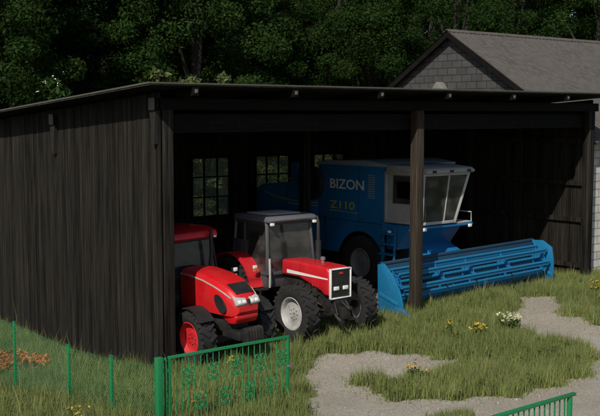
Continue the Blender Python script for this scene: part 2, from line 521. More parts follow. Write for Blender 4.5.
def make_grass():
    V, F, Cn, T, off = [], [], [], [], 0
    def add(x, y, h, w, lean=.35, straw=.07):
        nonlocal off
        n = len(x)
        g = np.clip(.5 * patchy(x * .5 + 3, y * .5) + rng.normal(.22, .24, n), 0, 1)
        dry = np.where(rng.uniform(0, 1, n) < straw + .35 * np.clip(patchy(x * .33 + 1, y * .37 - 2) - .62, 0, 1), rng.uniform(.4, 1, n), rng.uniform(0, .15, n))
        T.append(np.repeat(np.stack([g, dry, 0 * g], -1), 5, 0))
        v, f, c = grass_blades(x, y, h, w, lean)
        V.append(v); F.append(f + off); Cn.append(c); off += len(v)
    # before the shed and round the gates
    def region(x0, x1, y0, y1, dens, keep, hmul=1, wmul=1):
        n = int((x1 - x0) * (y1 - y0) * dens)
        x = rng.uniform(x0, x1, n); y = rng.uniform(y0, y1, n)
        k = keep(x, y) & (rng.uniform(0, 1, n) < .35 + .75 * patchy(x, y))
        x, y = x[k], y[k]
        h = (.13 + .20 * patchy(x, y) + rng.gamma(2, .035, len(x))) * hmul
        add(x, y, h, rng.uniform(.007, .016, len(x)) * wmul)
        # taller wisps standing above the rest, in loose bunches
        k = rng.uniform(0, 1, len(x)) < .05 * np.clip(patchy(x * 1.7, y * 1.7 + 1) * 2 - .5, 0, 2)
        if k.sum():
            add(x[k], y[k], h[k] * rng.uniform(1.3, 1.9, k.sum()), rng.uniform(.008, .016, k.sum()) * wmul, .5, .3)
    nowall = lambda x, y: ~((y > .05) & (x > -.08) & (x < .35)) & ~((x > .3) & (x < 15.2) & (y > .9 + .4 * np.sin(x * 2.3)))
    tyres = lambda x, y: ~((x > 3.0) & (x < 3.6) & (y > -1) & (y < .6)) & ~((x > 5.0) & (x < 5.6) & (y > -1) & (y < .6))
    off_path = lambda x, y: ~on_path(x, y) & nowall(x, y) & tyres(x, y)
    region(-9, .2, -12, 11, 1000, lambda x, y: off_path(x, y), 1.25)
    region(.2, 16.5, -8, 1.4, 1500, lambda x, y: off_path(x, y), .95)
    # sparse blades creeping onto the gravel edge
    def near_edge(d, keep):
        def f(x, y):
            e = np.zeros(x.shape, bool)
            for (dx, dy) in ((d, 0), (-d, 0), (0, d), (0, -d)): e |= ~on_path(x + dx, y + dy)
            return on_path(x, y) & e & (rng.uniform(0, 1, len(x)) < keep)
        return f
    region(-3, 14, -9, 0, 1100, near_edge(.12, .6), .55)
    region(-3, 14, -9, 0, 700, near_edge(.3, .3), .36)
    region(-3, 14, -9, 0, 400, near_edge(.6, .12), .25)
    # tufts on the gravel
    for (tx, ty, tr, n) in [(1.85, -6.6, .36, 420), (1.45, -6.45, .22, 160), (.55, -3.95, .35, 400), (5.9, -7.3, .25, 110)]:
        a = rng.uniform(0, 6.28, n); q = tr * np.sqrt(rng.uniform(0, 1, n))
        add(tx + q * np.cos(a), ty + q * np.sin(a) * .7, rng.uniform(.06, .2, n), rng.uniform(.007, .015, n))
    for q in range(46):
        tx, ty = rng.uniform(-.75, -.12), rng.uniform(-.6, 9.5)
        n = int(rng.uniform(40, 120)); a = rng.uniform(0, 6.28, n); r_ = rng.uniform(.08, .22) * np.sqrt(rng.uniform(0, 1, n))
        hh = rng.uniform(.3, .62)
        add(np.minimum(tx + r_ * np.cos(a), -.06), ty + r_ * np.sin(a), hh * rng.uniform(.5, 1.1, n), rng.uniform(.008, .016, n), .55)
    for q in range(60):
        tx, ty = rng.uniform(.5, 15), rng.uniform(-4, .2)
        if on_path(np.array([tx]), np.array([ty]))[0]: continue
        n = int(rng.uniform(30, 80)); a = rng.uniform(0, 6.28, n); r_ = rng.uniform(.06, .2) * np.sqrt(rng.uniform(0, 1, n))
        add(tx + r_ * np.cos(a), ty + r_ * np.sin(a), rng.uniform(.3, .48) * rng.uniform(.5, 1.1, n), rng.uniform(.007, .014, n), .5, .15)
    # rank grass beyond the shed and at its side
    region(-14, 26, 9.9, 20, 130, lambda x, y: ~((x > 15.4) & (y < 12.4)), 1.6, 2.2)
    region(15.6, 30, -12, .5, 160, lambda x, y: ~on_path(x, y), 1.1, 1.6)
    region(-24, -9, -4, 20, 40, lambda x, y: x > -99, 1.4, 2.5)
    me = raw_mesh('grass', np.concatenate(V), np.concatenate(F), np.concatenate(Cn), M['grass'])
    at = me.attributes.new('tone', 'FLOAT_VECTOR', 'POINT'); at.data.foreach_set('vector', np.concatenate(T).astype(np.float32).ravel())
    tag(link('grass', me), 'rough olive green grass growing round the shed and gates', 'grass', kind='stuff')
make_grass()


# ------------------------------------------------------------------ plants and trees
def leaf_cloud(centres, radii, per, size, flat=.5):
    """small folded leaf faces scattered through clumps; returns verts, faces"""
    C0 = np.repeat(np.asarray(centres), per, 0); Rr = np.repeat(np.asarray(radii), per)
    n = len(C0)
    d = rng.normal(size=(n, 3)); d /= np.linalg.norm(d, axis=1)[:, None]
    rad = Rr * rng.uniform(.25, 1, n) ** .5
    p = C0 + d * rad[:, None] * np.array([1, 1, .75])
    nrm = d * .8 + rng.normal(size=(n, 3)) * .7 + np.array([0, 0, flat]); nrm /= np.linalg.norm(nrm, axis=1)[:, None]
    t = np.cross(nrm, rng.normal(size=(n, 3))); t /= np.linalg.norm(t, axis=1)[:, None]
    b = np.cross(nrm, t)
    s = (size * rng.uniform(.6, 1.35, n))[:, None]
    v = np.stack([p - t * s, p - b * s * .45 + nrm * s * .12, p + t * s, p + b * s * .45 + nrm * s * .12], 1).reshape(-1, 3)
    f = np.arange(4 * n, dtype=np.int32)
    return v, f, np.full(n, 4)


def crown_mesh(name, H, W, base, mat, seed, clumps=70, per=90, leaf=.2, shape=.6):
    st = np.random.default_rng(seed)
    cs, rs = [], []
    for k in range(clumps):
        t = st.uniform(0, 1) ** .85
        z = base + (H - base) * t
        prof = math.sin(math.pi * (.12 + .80 * t) ** shape) ** .7
        a = st.uniform(0, 6.283); q = W * prof * st.uniform(.35, 1) ** .6
        cs.append((q * math.cos(a), q * math.sin(a), z)); rs.append(st.uniform(.55, 1.15) * W * .28)
    v, f, c = leaf_cloud(cs, rs, per, leaf)
    return raw_mesh(name, v, f, c, mat), cs


def trunk_mb(H, r, cs, seed, limbs=9):
    st = random.Random(seed)
    t = MB()
    bx, by = st.uniform(-.4, .4), st.uniform(-.4, .4)
    pts = [(bx * (k / 6) ** 2 * 2, by * (k / 6) ** 2 * 2, H * .86 * k / 6 - .3) for k in range(7)]
    t.tube(pts, [r * (1.25 - .17 * k) if k else r * 1.5 for k in range(7)], 9)
    for c in st.sample(cs, min(limbs, len(cs))):
        z0 = max(H * .18, c[2] * .62)
        i = min(5, int((z0 + .3) / (H * .86) * 6))
        s = Vector(pts[i]).lerp(Vector(pts[i + 1]), .4)
        e = Vector(c) * 1
        mid = s.lerp(e, .5) + Vector((0, 0, -.15 * (e - s).length * .5))
        t.tube([s, mid, e], [r * .42, r * .28, r * .08], 6)
    return t


def make_tree(name, H, W, base, leafmat, barkmat, seed, label, cat, group=None, **kw):
    o = thing(name, (0, 0, 0), label, cat, group)
    me, cs = crown_mesh('crown', H, W, base, leafmat, seed, **kw)
    link('crown', me, o)
    trunk_mb(H, .012 * H + .05, cs, seed).build('trunk', barkmat, o)
    return o


def copy_tree(src, loc, rz=0, sc=1.0, label=None):
    c = src.copy(); COL.objects.link(c)
    c.location = loc; c.rotation_euler.z = rz; c.scale = (sc, sc, sc)
    if label: c['label'] = label
    for ch in list(src.children):
        d = ch.copy(); COL.objects.link(d); d.parent = c
    return c


def make_weeds():
    n = 900
    x = np.concatenate([rng.uniform(-8, .1, n), rng.uniform(.3, 15, n)]); y = np.concatenate([rng.uniform(-9, 8, n), rng.uniform(-7, .3, n)])
    k = ~on_path(x, y) & (patchy(x * 1.1 + 4, y * 1.2) > .5)
    x, y = x[k], y[k]
    h = rng.uniform(.08, .26, len(x))
    v, f, c = leaf_cloud(np.stack([x, y, gh(x, y) + h], -1), rng.uniform(.05, .13, len(x)), 16, .030, .9)
    tag(link('weeds', raw_mesh('weeds', v, f, c, M['weed'])), 'small broad leaved weeds mixed through the rough grass', 'weeds', kind='stuff')
make_weeds()

FL = 'tall dark green broadleaf tree crowded in the forest behind the shed'
protos = []
for k, (H, W, b, mt) in enumerate([(15, 3.6, .8, 'leafA'), (17, 3.3, .9, 'leafA'), (13.5, 3.8, .6, 'leafA'), (16, 3.5, .8, 'leafB'), (14.5, 3.4, .7, 'leafA')]):
    protos.append(make_tree('forest_tree', H, W, b, M[mt], M['bark'], 11 + k, FL, 'tree', 'trees of the forest behind the shed',
                            clumps=130, per=480, leaf=.075))
CAM = Vector((-10.9, -17.93, 5.1))
FWD = Vector((math.cos(R(50.77)), math.sin(R(50.77)), 0)); RGT = Vector((FWD.y, -FWD.x, 0))
spots = []
rt = random.Random(12)
for row, d in enumerate([37, 41, 45.5, 50.5, 56, 62, 69, 77, 86]):
    step = 4.0 + row * .3
    l = -(.33 * d + 7) + (row % 2) * step / 2
    while l < .33 * d + 12:
        P_ = CAM + FWD * (d + rt.uniform(-1.6, 1.6)) + RGT * (l + rt.uniform(-1.2, 1.2))
        x, y = P_.x, P_.y
        l += step
        if x > -9 and x < 18 and y < 16.5: continue
        if x >= 12 and x < 46 and y < 15.2: continue
        spots.append((x, y))
for i, (x, y) in enumerate(spots):
    k = rt.choice([0, 1, 2, 3, 4, 0, 2, 4])
    z = float(gh(x, y))
    if i < 5:
        protos[i].location = (x, y, z); protos[i].rotation_euler.z = rt.uniform(0, 6)
    else:
        copy_tree(protos[k], (x, y, z), rt.uniform(0, 6.28), rt.uniform(.85, 1.15) * (1.3 if (Vector((x, y, 0)) - CAM).length > 72 else 1))

# undergrowth behind the shed, seen through its windows and over its roof
sh = make_tree('shrub', 3.4, 1.5, .15, M['leafC'], M['barkpale'], 41, 'leafy green shrub behind the shed windows', 'shrub',
               'shrubs behind the shed windows', clumps=44, per=260, leaf=.055)
sh.location = (9.2, 14.6, float(gh(9.2, 14.6)))
for (x, y, s) in [(10.4, 13.4, .8), (11.9, 14.6, 1.05), (12.9, 13.2, .75), (13.9, 14.9, .95), (15.2, 13.9, .9), (16.4, 16, 1.2), (7.2, 13.6, .85), (14.4, 16.6, 1.35), (12.0, 16.9, 1.35), (17.9, 17.4, 1.35)] + [(6.5 + .95 * k, 12.9 + .5 * (k % 3), .72 + .1 * ((k * 7) % 4)) for k in range(12)]:
    copy_tree(sh, (x, y, float(gh(x, y))), x * 2, s)
yt = make_tree('young_tree', 6.9, 1.15, 2.6, M['leafC'], M['barkpale'], 52, 'pale yellow green sapling rising just above the shed roof, left one', 'tree',
               'saplings above the shed roof', clumps=26, per=60, leaf=.16)
yt.location = (7.9, 12.4, -.2)
copy_tree(yt, (9.0, 12.8, -.3), 2.2, .98, 'pale yellow green sapling rising just above the shed roof, middle one')
copy_tree(yt, (10.25, 12.9, -.25), 4.1, 1.0, 'pale yellow green sapling rising just above the shed roof, right one')
bt = thing('blossom_shrub', (3.14, 12, float(gh(3.14, 12))), 'dark shrub with white blossoms behind the left end of the shed roof', 'shrub')
me, cs = crown_mesh('crown', 6.45, .95, 1.2, M['leafA'], 63, clumps=26, per=60, leaf=.13); link('crown', me, bt)
trunk_mb(6.0, .08, cs, 63).build('trunk', M['bark'], bt)
v, f, c = leaf_cloud([(.0, -.5, 6.35), (.15, -.45, 6.15), (-.25, -.4, 6.2), (-.45, -.3, 5.9), (.3, -.5, 6.5), (.5, -.2, 5.9)], [.10, .08, .07, .08, .08, .08], 4, .032)
link('blossom', raw_mesh('blossom', v, f, c, M['petal_s']), bt)


def flower_plant(name, x, y, h, rad, n, petal, label, group=None, size=.035, heads=None):
    z = float(gh(x, y))
    o = thing(name, (x, y, z), label, 'flower', group)
    st = MB(); tops = []
    for k in range(n):
        a = random.uniform(0, 6.28); q = rad * math.sqrt(random.random())
        hh = h * random.uniform(.65, 1.1)
        e = (q * math.cos(a), q * math.sin(a), hh)
        st.tube([(e[0] * .35, e[1] * .35, -.03), (e[0] * .6, e[1] * .6, hh * .55), e], [.008, .006, .004], 4)
        tops.append(e)
    st.build('stem', M['weed'], o)
    v, f, c = leaf_cloud([(t[0] * .7, t[1] * .7, t[2] * .5) for t in tops], [rad * .5] * len(tops), 12, .055)
    link('foliage', raw_mesh('foliage', v, f, c, M['weed']), o)
    v, f, c = leaf_cloud(tops, [size * 1.2] * len(tops), heads or 7, size, 1.5)
    link('blossom', raw_mesh('blossom', v, f, c, petal), o)
    return o

flower_plant('wildflower', 6.9, -2.75, .36, .22, 16, M['petal_y'], 'yellow wildflower clump in the grass left of the cream flowers')
flower_plant('wildflower', 6.55, -2.1, .36, .10, 6, M['petal_y'], 'small yellow wildflower before the combine header, leftmost near the post')
flower_plant('wildflower', 8.0, -2.75, .40, .28, 34, M['petal_w'], 'spreading cream white wildflower clump beside the gravel notch', size=.04)
flower_plant('wildflower', 12.9, -1.75, .50, .18, 14, M['petal_y'], 'yellow wildflower by the right end post of the shed')
flower_plant('wildflower', 12.2, -2.55, .30, .22, 14, M['petal_o'], 'orange wildflower clump at the right edge of the grass')
flower_plant('wildflower', 1.25, -.75, .30, .14, 10, M['petal_y'], 'yellow wildflower under the nose of the left red tractor')
flower_plant('wildflower', 2.95, -4.55, .36, .22, 11, paint('straw_petal', (.42, .30, .08), .8, dust=0), 'straw coloured seed head clump on the grass island in the gravel')
flower_plant('wildflower', -3.6, -3.3, .40, .16, 9, M['petal_y'], 'yellow orange wildflower beside the second fence post')
flower_plant('wildflower', -1.5, -3.6, .34, .14, 8, M['petal_o'], 'sparse orange wildflower beside the gate post')
# a band of orange flowers between fence and shed wall
fp = None
for (x, y, n_) in [(-1.95, 3.9, 26), (-1.45, 3.5, 26), (-2.45, 4.6, 26), (-1.75, 3.1, 18), (-2.2, 4.25, 24), (-1.6, 4.1, 22), (-2.0, 3.45, 22)]:
    flower_plant('orange_flower', x, y, .40, .46, n_ + 30, M['petal_o'], 'low orange flower clump in the bed between wire fence and shed wall',
                 'orange flowers by the left wall', size=.045, heads=10)


# ------------------------------------------------------------------ the shed
shed = thing('shed', (0, 0, 0), 'long dark wooden open-fronted machinery shed sheltering the tractors and combine', 'shed')
W_, D_ = 15.3, 9.3
rz_ = lambda y: 5.745 - .071 * (y + .6)          # top of the roof
def boards(mb, axis, a0, a1, off, zlo, ztop, holes=(), thick=.028):
    """vertical boards from a0 to a1 along axis"""
    w = .125
    a = a0
    while a < a1 - .01:
        b = min(a + w, a1); m = (a + b) / 2
        j = random.uniform(0, .014); t = thick + random.uniform(0, .008)
        spans = [(zlo(m), ztop(m))]
        for (h0, h1, z0, z1) in holes:
            if h0 < m < h1:
                spans = [(zlo(m), z0), (z1, ztop(m))]
        for (s0, s1) in spans:
            if axis == 'y': mb.box(off - j, off - j + t, a, b - .006, s0, s1)
            else: mb.box(a, b - .006, off - j, off - j + t, s0, s1)
        a = b
mb = MB(); boards(mb, 'y', 0.02, D_, 0, lambda y: float(gh(0, y)) - .25, lambda y: rz_(y) - .13)
mb.box(.045, .055, .05, D_, -1.1, 5.0)
tag(mb.build('side_wall', M['board'], shed, smooth=0), 'sunlit left wall of vertical dark boards')
mb = MB(); boards(mb, 'y', 0.12, D_, W_ + .03, lambda y: -.1, lambda y: rz_(y) - .13)
for z in (.45, 1.87, 3.0, 4.3):
    mb.box(W_ - .07, W_ + .012, .16, D_ - .1, z - .07, z + .07)
mb.box(W_ + .065, W_ + .075, .15, D_, -.1, 5.0)
mb.build('side_wall', M['board'], shed, smooth=0)
win = [(6.78, 8.32, 1.76, 3.74), (9.34, 10.88, 1.76, 3.74), (11.90, 13.44, 1.76, 3.74)]
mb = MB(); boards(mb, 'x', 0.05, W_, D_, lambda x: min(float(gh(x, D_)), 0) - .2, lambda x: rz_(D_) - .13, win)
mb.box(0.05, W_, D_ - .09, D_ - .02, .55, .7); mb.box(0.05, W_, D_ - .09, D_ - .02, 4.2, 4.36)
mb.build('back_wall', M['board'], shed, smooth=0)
for (x0, x1, z0, z1) in win:
    fr = MB()
    for (a, b, c, d) in [(x0 - .06, x0 + .05, z0 - .06, z1 + .06), (x1 - .05, x1 + .06, z0 - .06, z1 + .06),
                         (x0 + .05, x1 - .05, z0 - .06, z0 + .05), (x0 + .05, x1 - .05, z1 - .05, z1 + .06)]:
        fr.box(a, b, D_ - .06, D_ + .07, c, d)
    for k in (1, 2):
        xm = x0 + (x1 - x0) * k / 3; zm = z0 + (z1 - z0) * k / 3
        fr.box(xm - .022, xm + .022, D_ - .03, D_ + .025, z0, z1)
        fr.box(x0, x1, D_ - .024, D_ + .019, zm - .022, zm + .022)
    f_ = fr.build('window', M['beam_x'], shed, smooth=0)
    MB().box(x0 + .02, x1 - .02, D_ + .03, D_ + .036, z0 + .02, z1 - .02).build('pane', M['pane'], f_, smooth=0)
# roof
y0r, y1r = -.6, D_ + .55
rf = MB().prism([(y0r, rz_(y0r) - .05), (y0r, rz_(y0r)), (y1r, rz_(y1r)), (y1r, rz_(y1r) - .05)], 'x', -.6, W_ + .45)
roof = rf.build('roof', M['felt'], shed, smooth=0)
ed = MB()
ed.box(-.62, W_ + .47, y0r - .02, y0r - .002, rz_(y0r) - .02, rz_(y0r) + .012)
ed.prism([(y0r, rz_(y0r) - .02), (y0r, rz_(y0r) + .014), (y1r, rz_(y1r) + .014), (y1r, rz_(y1r) - .02)], 'x', -.62, -.602)
ed.build('edge_strip', M['edge'], roof, smooth=0)
dk = MB()
x = -.50
while x < W_ + .2:
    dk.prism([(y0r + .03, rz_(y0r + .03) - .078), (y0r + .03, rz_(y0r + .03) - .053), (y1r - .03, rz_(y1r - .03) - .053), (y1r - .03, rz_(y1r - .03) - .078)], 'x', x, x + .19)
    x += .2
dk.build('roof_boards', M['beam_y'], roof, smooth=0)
for x in [.5, 3.14, 5.78, 8.15, 10.7, 13.1]:
    r_ = MB().prism([(y0r - .0, rz_(y0r) - .24), (y0r - .0, rz_(y0r) - .085), (y1r - .1, rz_(y1r - .1) - .085), (y1r - .1, rz_(y1r - .1) - .24)], 'x', x - .07, x + .07)
    ro = r_.build('rafter', M['beam_y'], shed, smooth=0)
    MB().box(x - .04, x + .04, y0r - .02, y0r - .002, rz_(y0r) - .20, rz_(y0r) - .12).build('rafter_end', M['endgrain'], ro, bevel=.01)
for yb in (0.12, 4.85, 9.05):
    zb = rz_(yb) - .245
    b_ = MB().box(-.12, W_ + .2, yb - .1, yb + .1, zb - .24, zb)
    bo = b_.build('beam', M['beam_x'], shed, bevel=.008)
    if yb < 9:
        MB().box(-.145, -.122, yb - .11, yb + .11, zb - .25, zb + .005).build('beam_end', M['endgrain'], bo, bevel=.006)
        MB().prism([(yb - .13, zb - .252), (yb + .13, zb - .252), (yb + .08, zb - .55), (yb + .05, zb - .95), (yb - .05, zb - .95), (yb - .08, zb - .55)], 'x', -.11, -.016).build('shadow_corbel', M['shadow_wood'], shed, smooth=0)  # dark wedge shaped like the beam end's shadow on the wall
for (px, py) in [(7.67, .06), (7.88, 4.85), (15.17, .12), (.19, .12), (15.15, 4.85), (.2, 4.85), (.2, 9.1), (15.1, 9.1), (3.95, 9.12), (11.39, 9.12)]:
    ztop = rz_(py) - .485
    po = MB().box(px - .125, px + .125, py - .125, py + .125, min(float(gh(px, py)), 0) - .3, ztop).build('post', M['post' if (px, py) == (7.67, .06) else 'board'], shed, bevel=.012)
# header boards over the opening
hb = MB().box(.33, 15.03, .24, .27, 4.72, 5.12).build('header_board', M['beam_x'], shed, smooth=0)


# ------------------------------------------------------------------ the block-built barn
barn = thing('barn', (15.72, 6.2, 0), 'grey block-built barn with a sheet gable roof right of the shed', 'barn')
hs, ez, pk, L_ = 5.6, 4.42, 7.92, 26
gb = MB().prism([(-hs, -.3), (hs, -.3), (hs, ez), (0, pk), (-hs, ez)], 'x', 0, .25)
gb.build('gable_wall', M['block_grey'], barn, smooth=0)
MB().box(.253, L_, -hs - .0, -hs + .25, -.3, ez - .02).build('front_wall', M['block_pale'], barn, smooth=0)
MB().box(.253, L_, hs - .25, hs, -.3, ez - .02).build('rear_wall', M['block_pale'], barn, smooth=0)
sl = (pk - ez) / hs
rb = MB()
def slope(sgn, a, b):
    """corrugated sheet from the ridge to the eave"""
    n = int((b - a) / .11)
    ov = .45
    top, bot = [], []
    for k in range(n + 1):
        x = a + (b - a) * k / n; dz = .009 * (1 if k % 2 else -1)
        top.append((x, 0, pk + .13 + dz)); bot.append((x, sgn * (hs + ov), pk + .13 - sl * (hs + ov) + dz))
    vs = top + bot
    m = n + 1
    fs = [(i, i + 1, m + i + 1, m + i) for i in range(n)]
    lo = [(x, y, z - .03) for (x, y, z) in vs]
    return vs, fs, lo
for sgn in (-1, 1):
    vs, fs, lo = slope(sgn, -.3, L_)
    k = len(vs)
    rb._faces(vs, fs); rb._faces(lo, fs)
rfo = rb.build('roof', M['slab'], barn, smooth=0)
MB().prism([(-.14, pk + .06), (0, pk + .15), (.14, pk + .06), (.14, pk + .08), (0, pk + .175), (-.14, pk + .08)], 'x', -.32, L_).build('ridge_cap', M['slab'], rfo, smooth=0)
vb = MB()
for sgn in (-1, 1):
    vb.prism([(0, pk - .12), (0, pk + .095), (sgn * (hs + .45), pk + .095 - sl * (hs + .45)), (sgn * (hs + .45), pk - .12 - sl * (hs + .45))], 'x', -.28 - .003 * sgn, -.24)
vb.build('barge_board', M['beam_y'], rfo, smooth=0)
sf = MB()
for sgn in (-1, 1):
    sf.prism([(sgn * .02, pk + .03), (sgn * .02, pk + .06), (sgn * (hs + .4), pk + .06 - sl * (hs + .4)), (sgn * (hs + .4), pk + .03 - sl * (hs + .4))], 'x', -.235, -.004)
sf.build('soffit', M['beam_y'], rfo, smooth=0)
# pale little gabled hood on the gable wall
MB().prism([(.85, 5.75), (.0, 5.75), (.17, 6.0), (.36, 6.24), (.43, 6.27), (.50, 6.24), (.68, 6.02)], 'x', -.32, -.002).build('gable_hood', M['hoodgrey'], barn, bevel=.01)


# ------------------------------------------------------------------ wheels
def wheel(parent, c, r, w, rr, side, rimmat, lugs=16, hub=.09):
    """tractor wheel about the x axis; side = +1 when its outer face looks to +x"""
    hubo = MB().lathe([(side * w * .12, 0.001), (side * w * .12, hub), (side * (-w * .1), hub * 1.1), (side * (-w * .1), .001)], (0, 0, 0), 'x', 14).build('wheel', M['iron'], parent)
    hubo.location = c
    t = MB()
    h = w / 2
    t.lathe([(-h * .80, rr), (-h * .98, rr + (r - rr) * .25), (-h * 1.0, rr + (r - rr) * .6), (-h * .88, r * .945), (-h * .5, r * .965), (h * .5, r * .965),
             (h * .88, r * .945), (h * 1.0, rr + (r - rr) * .6), (h * .98, rr + (r - rr) * .25), (h * .80, rr)], (0, 0, 0), 'x', 40)
    for k in range(lugs):
        for s in (-1, 1):
            a = 2 * math.pi * (k + (.5 if s > 0 else 0)) / lugs
            m = Matrix.Rotation(a, 3, 'X') @ Matrix.Rotation(s * R(38), 3, 'Z')
            # bar lying across the tread, running from the centre to the shoulder
            cen = Matrix.Rotation(a, 3, 'X') @ Vector((s * h * .52, 0, r * .962))
            t.obox(cen, (h * 1.12, r * .075, r * .085), mat=m)
            cen2 = Matrix.Rotation(a + s * .0 - R(1), 3, 'X') @ Vector((s * h * .96, -r * .13, r * .90))
            m2 = Matrix.Rotation(a, 3, 'X') @ Matrix.Rotation(-R(12), 3, 'X')
            t.obox(cen2, (h * .14, r * .085, r * .13), mat=m2)
    t.build('tyre', M['tyre'], hubo, smooth=40)
    d = MB()
    q = side
    d.lathe([(q * h * .82, rr * 1.015), (q * h * .86, rr * .97), (q * h * .70, rr * .90), (q * h * .28, rr * .84), (q * h * .18, rr * .62), (q * h * .30, rr * .42),
             (q * h * .34, .02)], (0, 0, 0), 'x', 32)
    d.lathe([(-q * h * .80, rr * 1.015), (-q * h * .6, rr * .9), (q * h * .28, rr * .84)], (0, 0, 0), 'x', 32)
    for k in range(8):
        a = 2 * math.pi * k / 8
        d.lathe([(q * (h * .34 + .02), .001), (q * (h * .34 + .02), .018), (q * h * .2, .018)], (0, rr * .33 * math.cos(a), rr * .33 * math.sin(a)), 'x', 6)
    d.build('rim', rimmat, hubo, smooth=40)
    return hubo


def rot_prism_x(mb, pts, lo, hi):
    return mb.prism(pts, 'x', lo, hi)


def fender(parent, c, r, a0, a1, x0, x1, mat, n=12, th=.03):
    pts = [(c[0] + r * math.cos(R(a0 + (a1 - a0) * k / n)), c[1] + r * math.sin(R(a0 + (a1 - a0) * k / n))) for k in range(n + 1)]
    inn = [(c[0] + (r - th) * math.cos(R(a0 + (a1 - a0) * k / n)), c[1] + (r - th) * math.sin(R(a0 + (a1 - a0) * k / n))) for k in range(n + 1)]
    m = MB()
    for k in range(n):
        m.prism([pts[k], pts[k + 1], inn[k + 1], inn[k]], 'x', x0, x1)
    return m


def steering_and_seat(parent, y, z, mat):
    s = MB()
    s.box(-.25, .25, y + .45, y + .95, z, z + .14); s.prism([(y + .88, z + .1), (y + 1.0, z + .1), (y + 1.1, z + .75), (y + 1.0, z + .78)], 'x', -.24, .24)
    s.build('seat', mat, parent, bevel=.04)
    w = MB()
    w.tube([(0, y - .05, z - .1), (0, y + .18, z + .38)], .03, 8)
    pts = [(.2 * math.cos(t), y + .2 + .09 * math.sin(t), z + .4 + .18 * math.sin(t)) for t in [2 * math.pi * k / 20 for k in range(21)]]
    w.tube(pts, .016, 6)
    w.build('steering_wheel', M['black'], parent)


def cab(parent, x, y0, y1, z0, z1, frame, taper=.04, pillar=.07):
    """pillared cab with panes on four sides; y0 front"""
    f = MB()
    xb, xt = x, x - taper
    cb = {(-1, 0): (-xb, y0), (1, 0): (xb, y0), (-1, 1): (-xb, y1), (1, 1): (xb, y1)}
    tp = {(-1, 0): (-xt, y0 + .12), (1, 0): (xt, y0 + .12), (-1, 1): (-xt, y1 - .05), (1, 1): (xt, y1 - .05)}
    for k in cb:
        f.bar((*cb[k], z0), (*tp[k], z1), pillar)
    for s in (-1, 1):
        f.bar((s * xb, (y0 + y1) / 2 + .25, z0), (s * xt, (y0 + y1) / 2 + .28, z1), pillar * .8)
        f.bar((*cb[(s, 0)], z0 + .03), (*cb[(s, 1)], z0 + .03), pillar); f.bar((*tp[(s, 0)], z1 - .03), (*tp[(s, 1)], z1 - .03), pillar)
    for e in (0, 1):
        f.bar((*cb[(-1, e)], z0 + .03), (*cb[(1, e)], z0 + .03), pillar); f.bar((*tp[(-1, e)], z1 - .03), (*tp[(1, e)], z1 - .03), pillar)
    fo = f.build('cab_frame', frame, parent, bevel=.008)
    def pane(a, b, c, d, nrm):
        q = [Vector(v) for v in (a, b, c, d)]; n = Vector(nrm) * .006
        MB()._faces(q + [v + n for v in q], [(0, 1, 2, 3), (7, 6, 5, 4), (0, 4, 5, 1), (1, 5, 6, 2), (2, 6, 7, 3), (3, 7, 4, 0)]).build('pane', M['glass'], fo, smooth=0)
    pane((*cb[(-1, 0)], z0), (*cb[(1, 0)], z0), (*tp[(1, 0)], z1), (*tp[(-1, 0)], z1), (0, -1, 0))
    pane((*cb[(-1, 1)], z0), (*cb[(1, 1)], z0), (*tp[(1, 1)], z1), (*tp[(-1, 1)], z1), (0, 1, 0))
    for s in (-1, 1):
        pane((*cb[(s, 0)], z0), (*cb[(s, 1)], z0), (*tp[(s, 1)], z1), (*tp[(s, 0)], z1), (s, 0, 0))
    return fo


def lamp_part(parent, c, s, mat, name='headlight'):
    return MB().obox(c, s).build(name, mat, parent, bevel=.012)


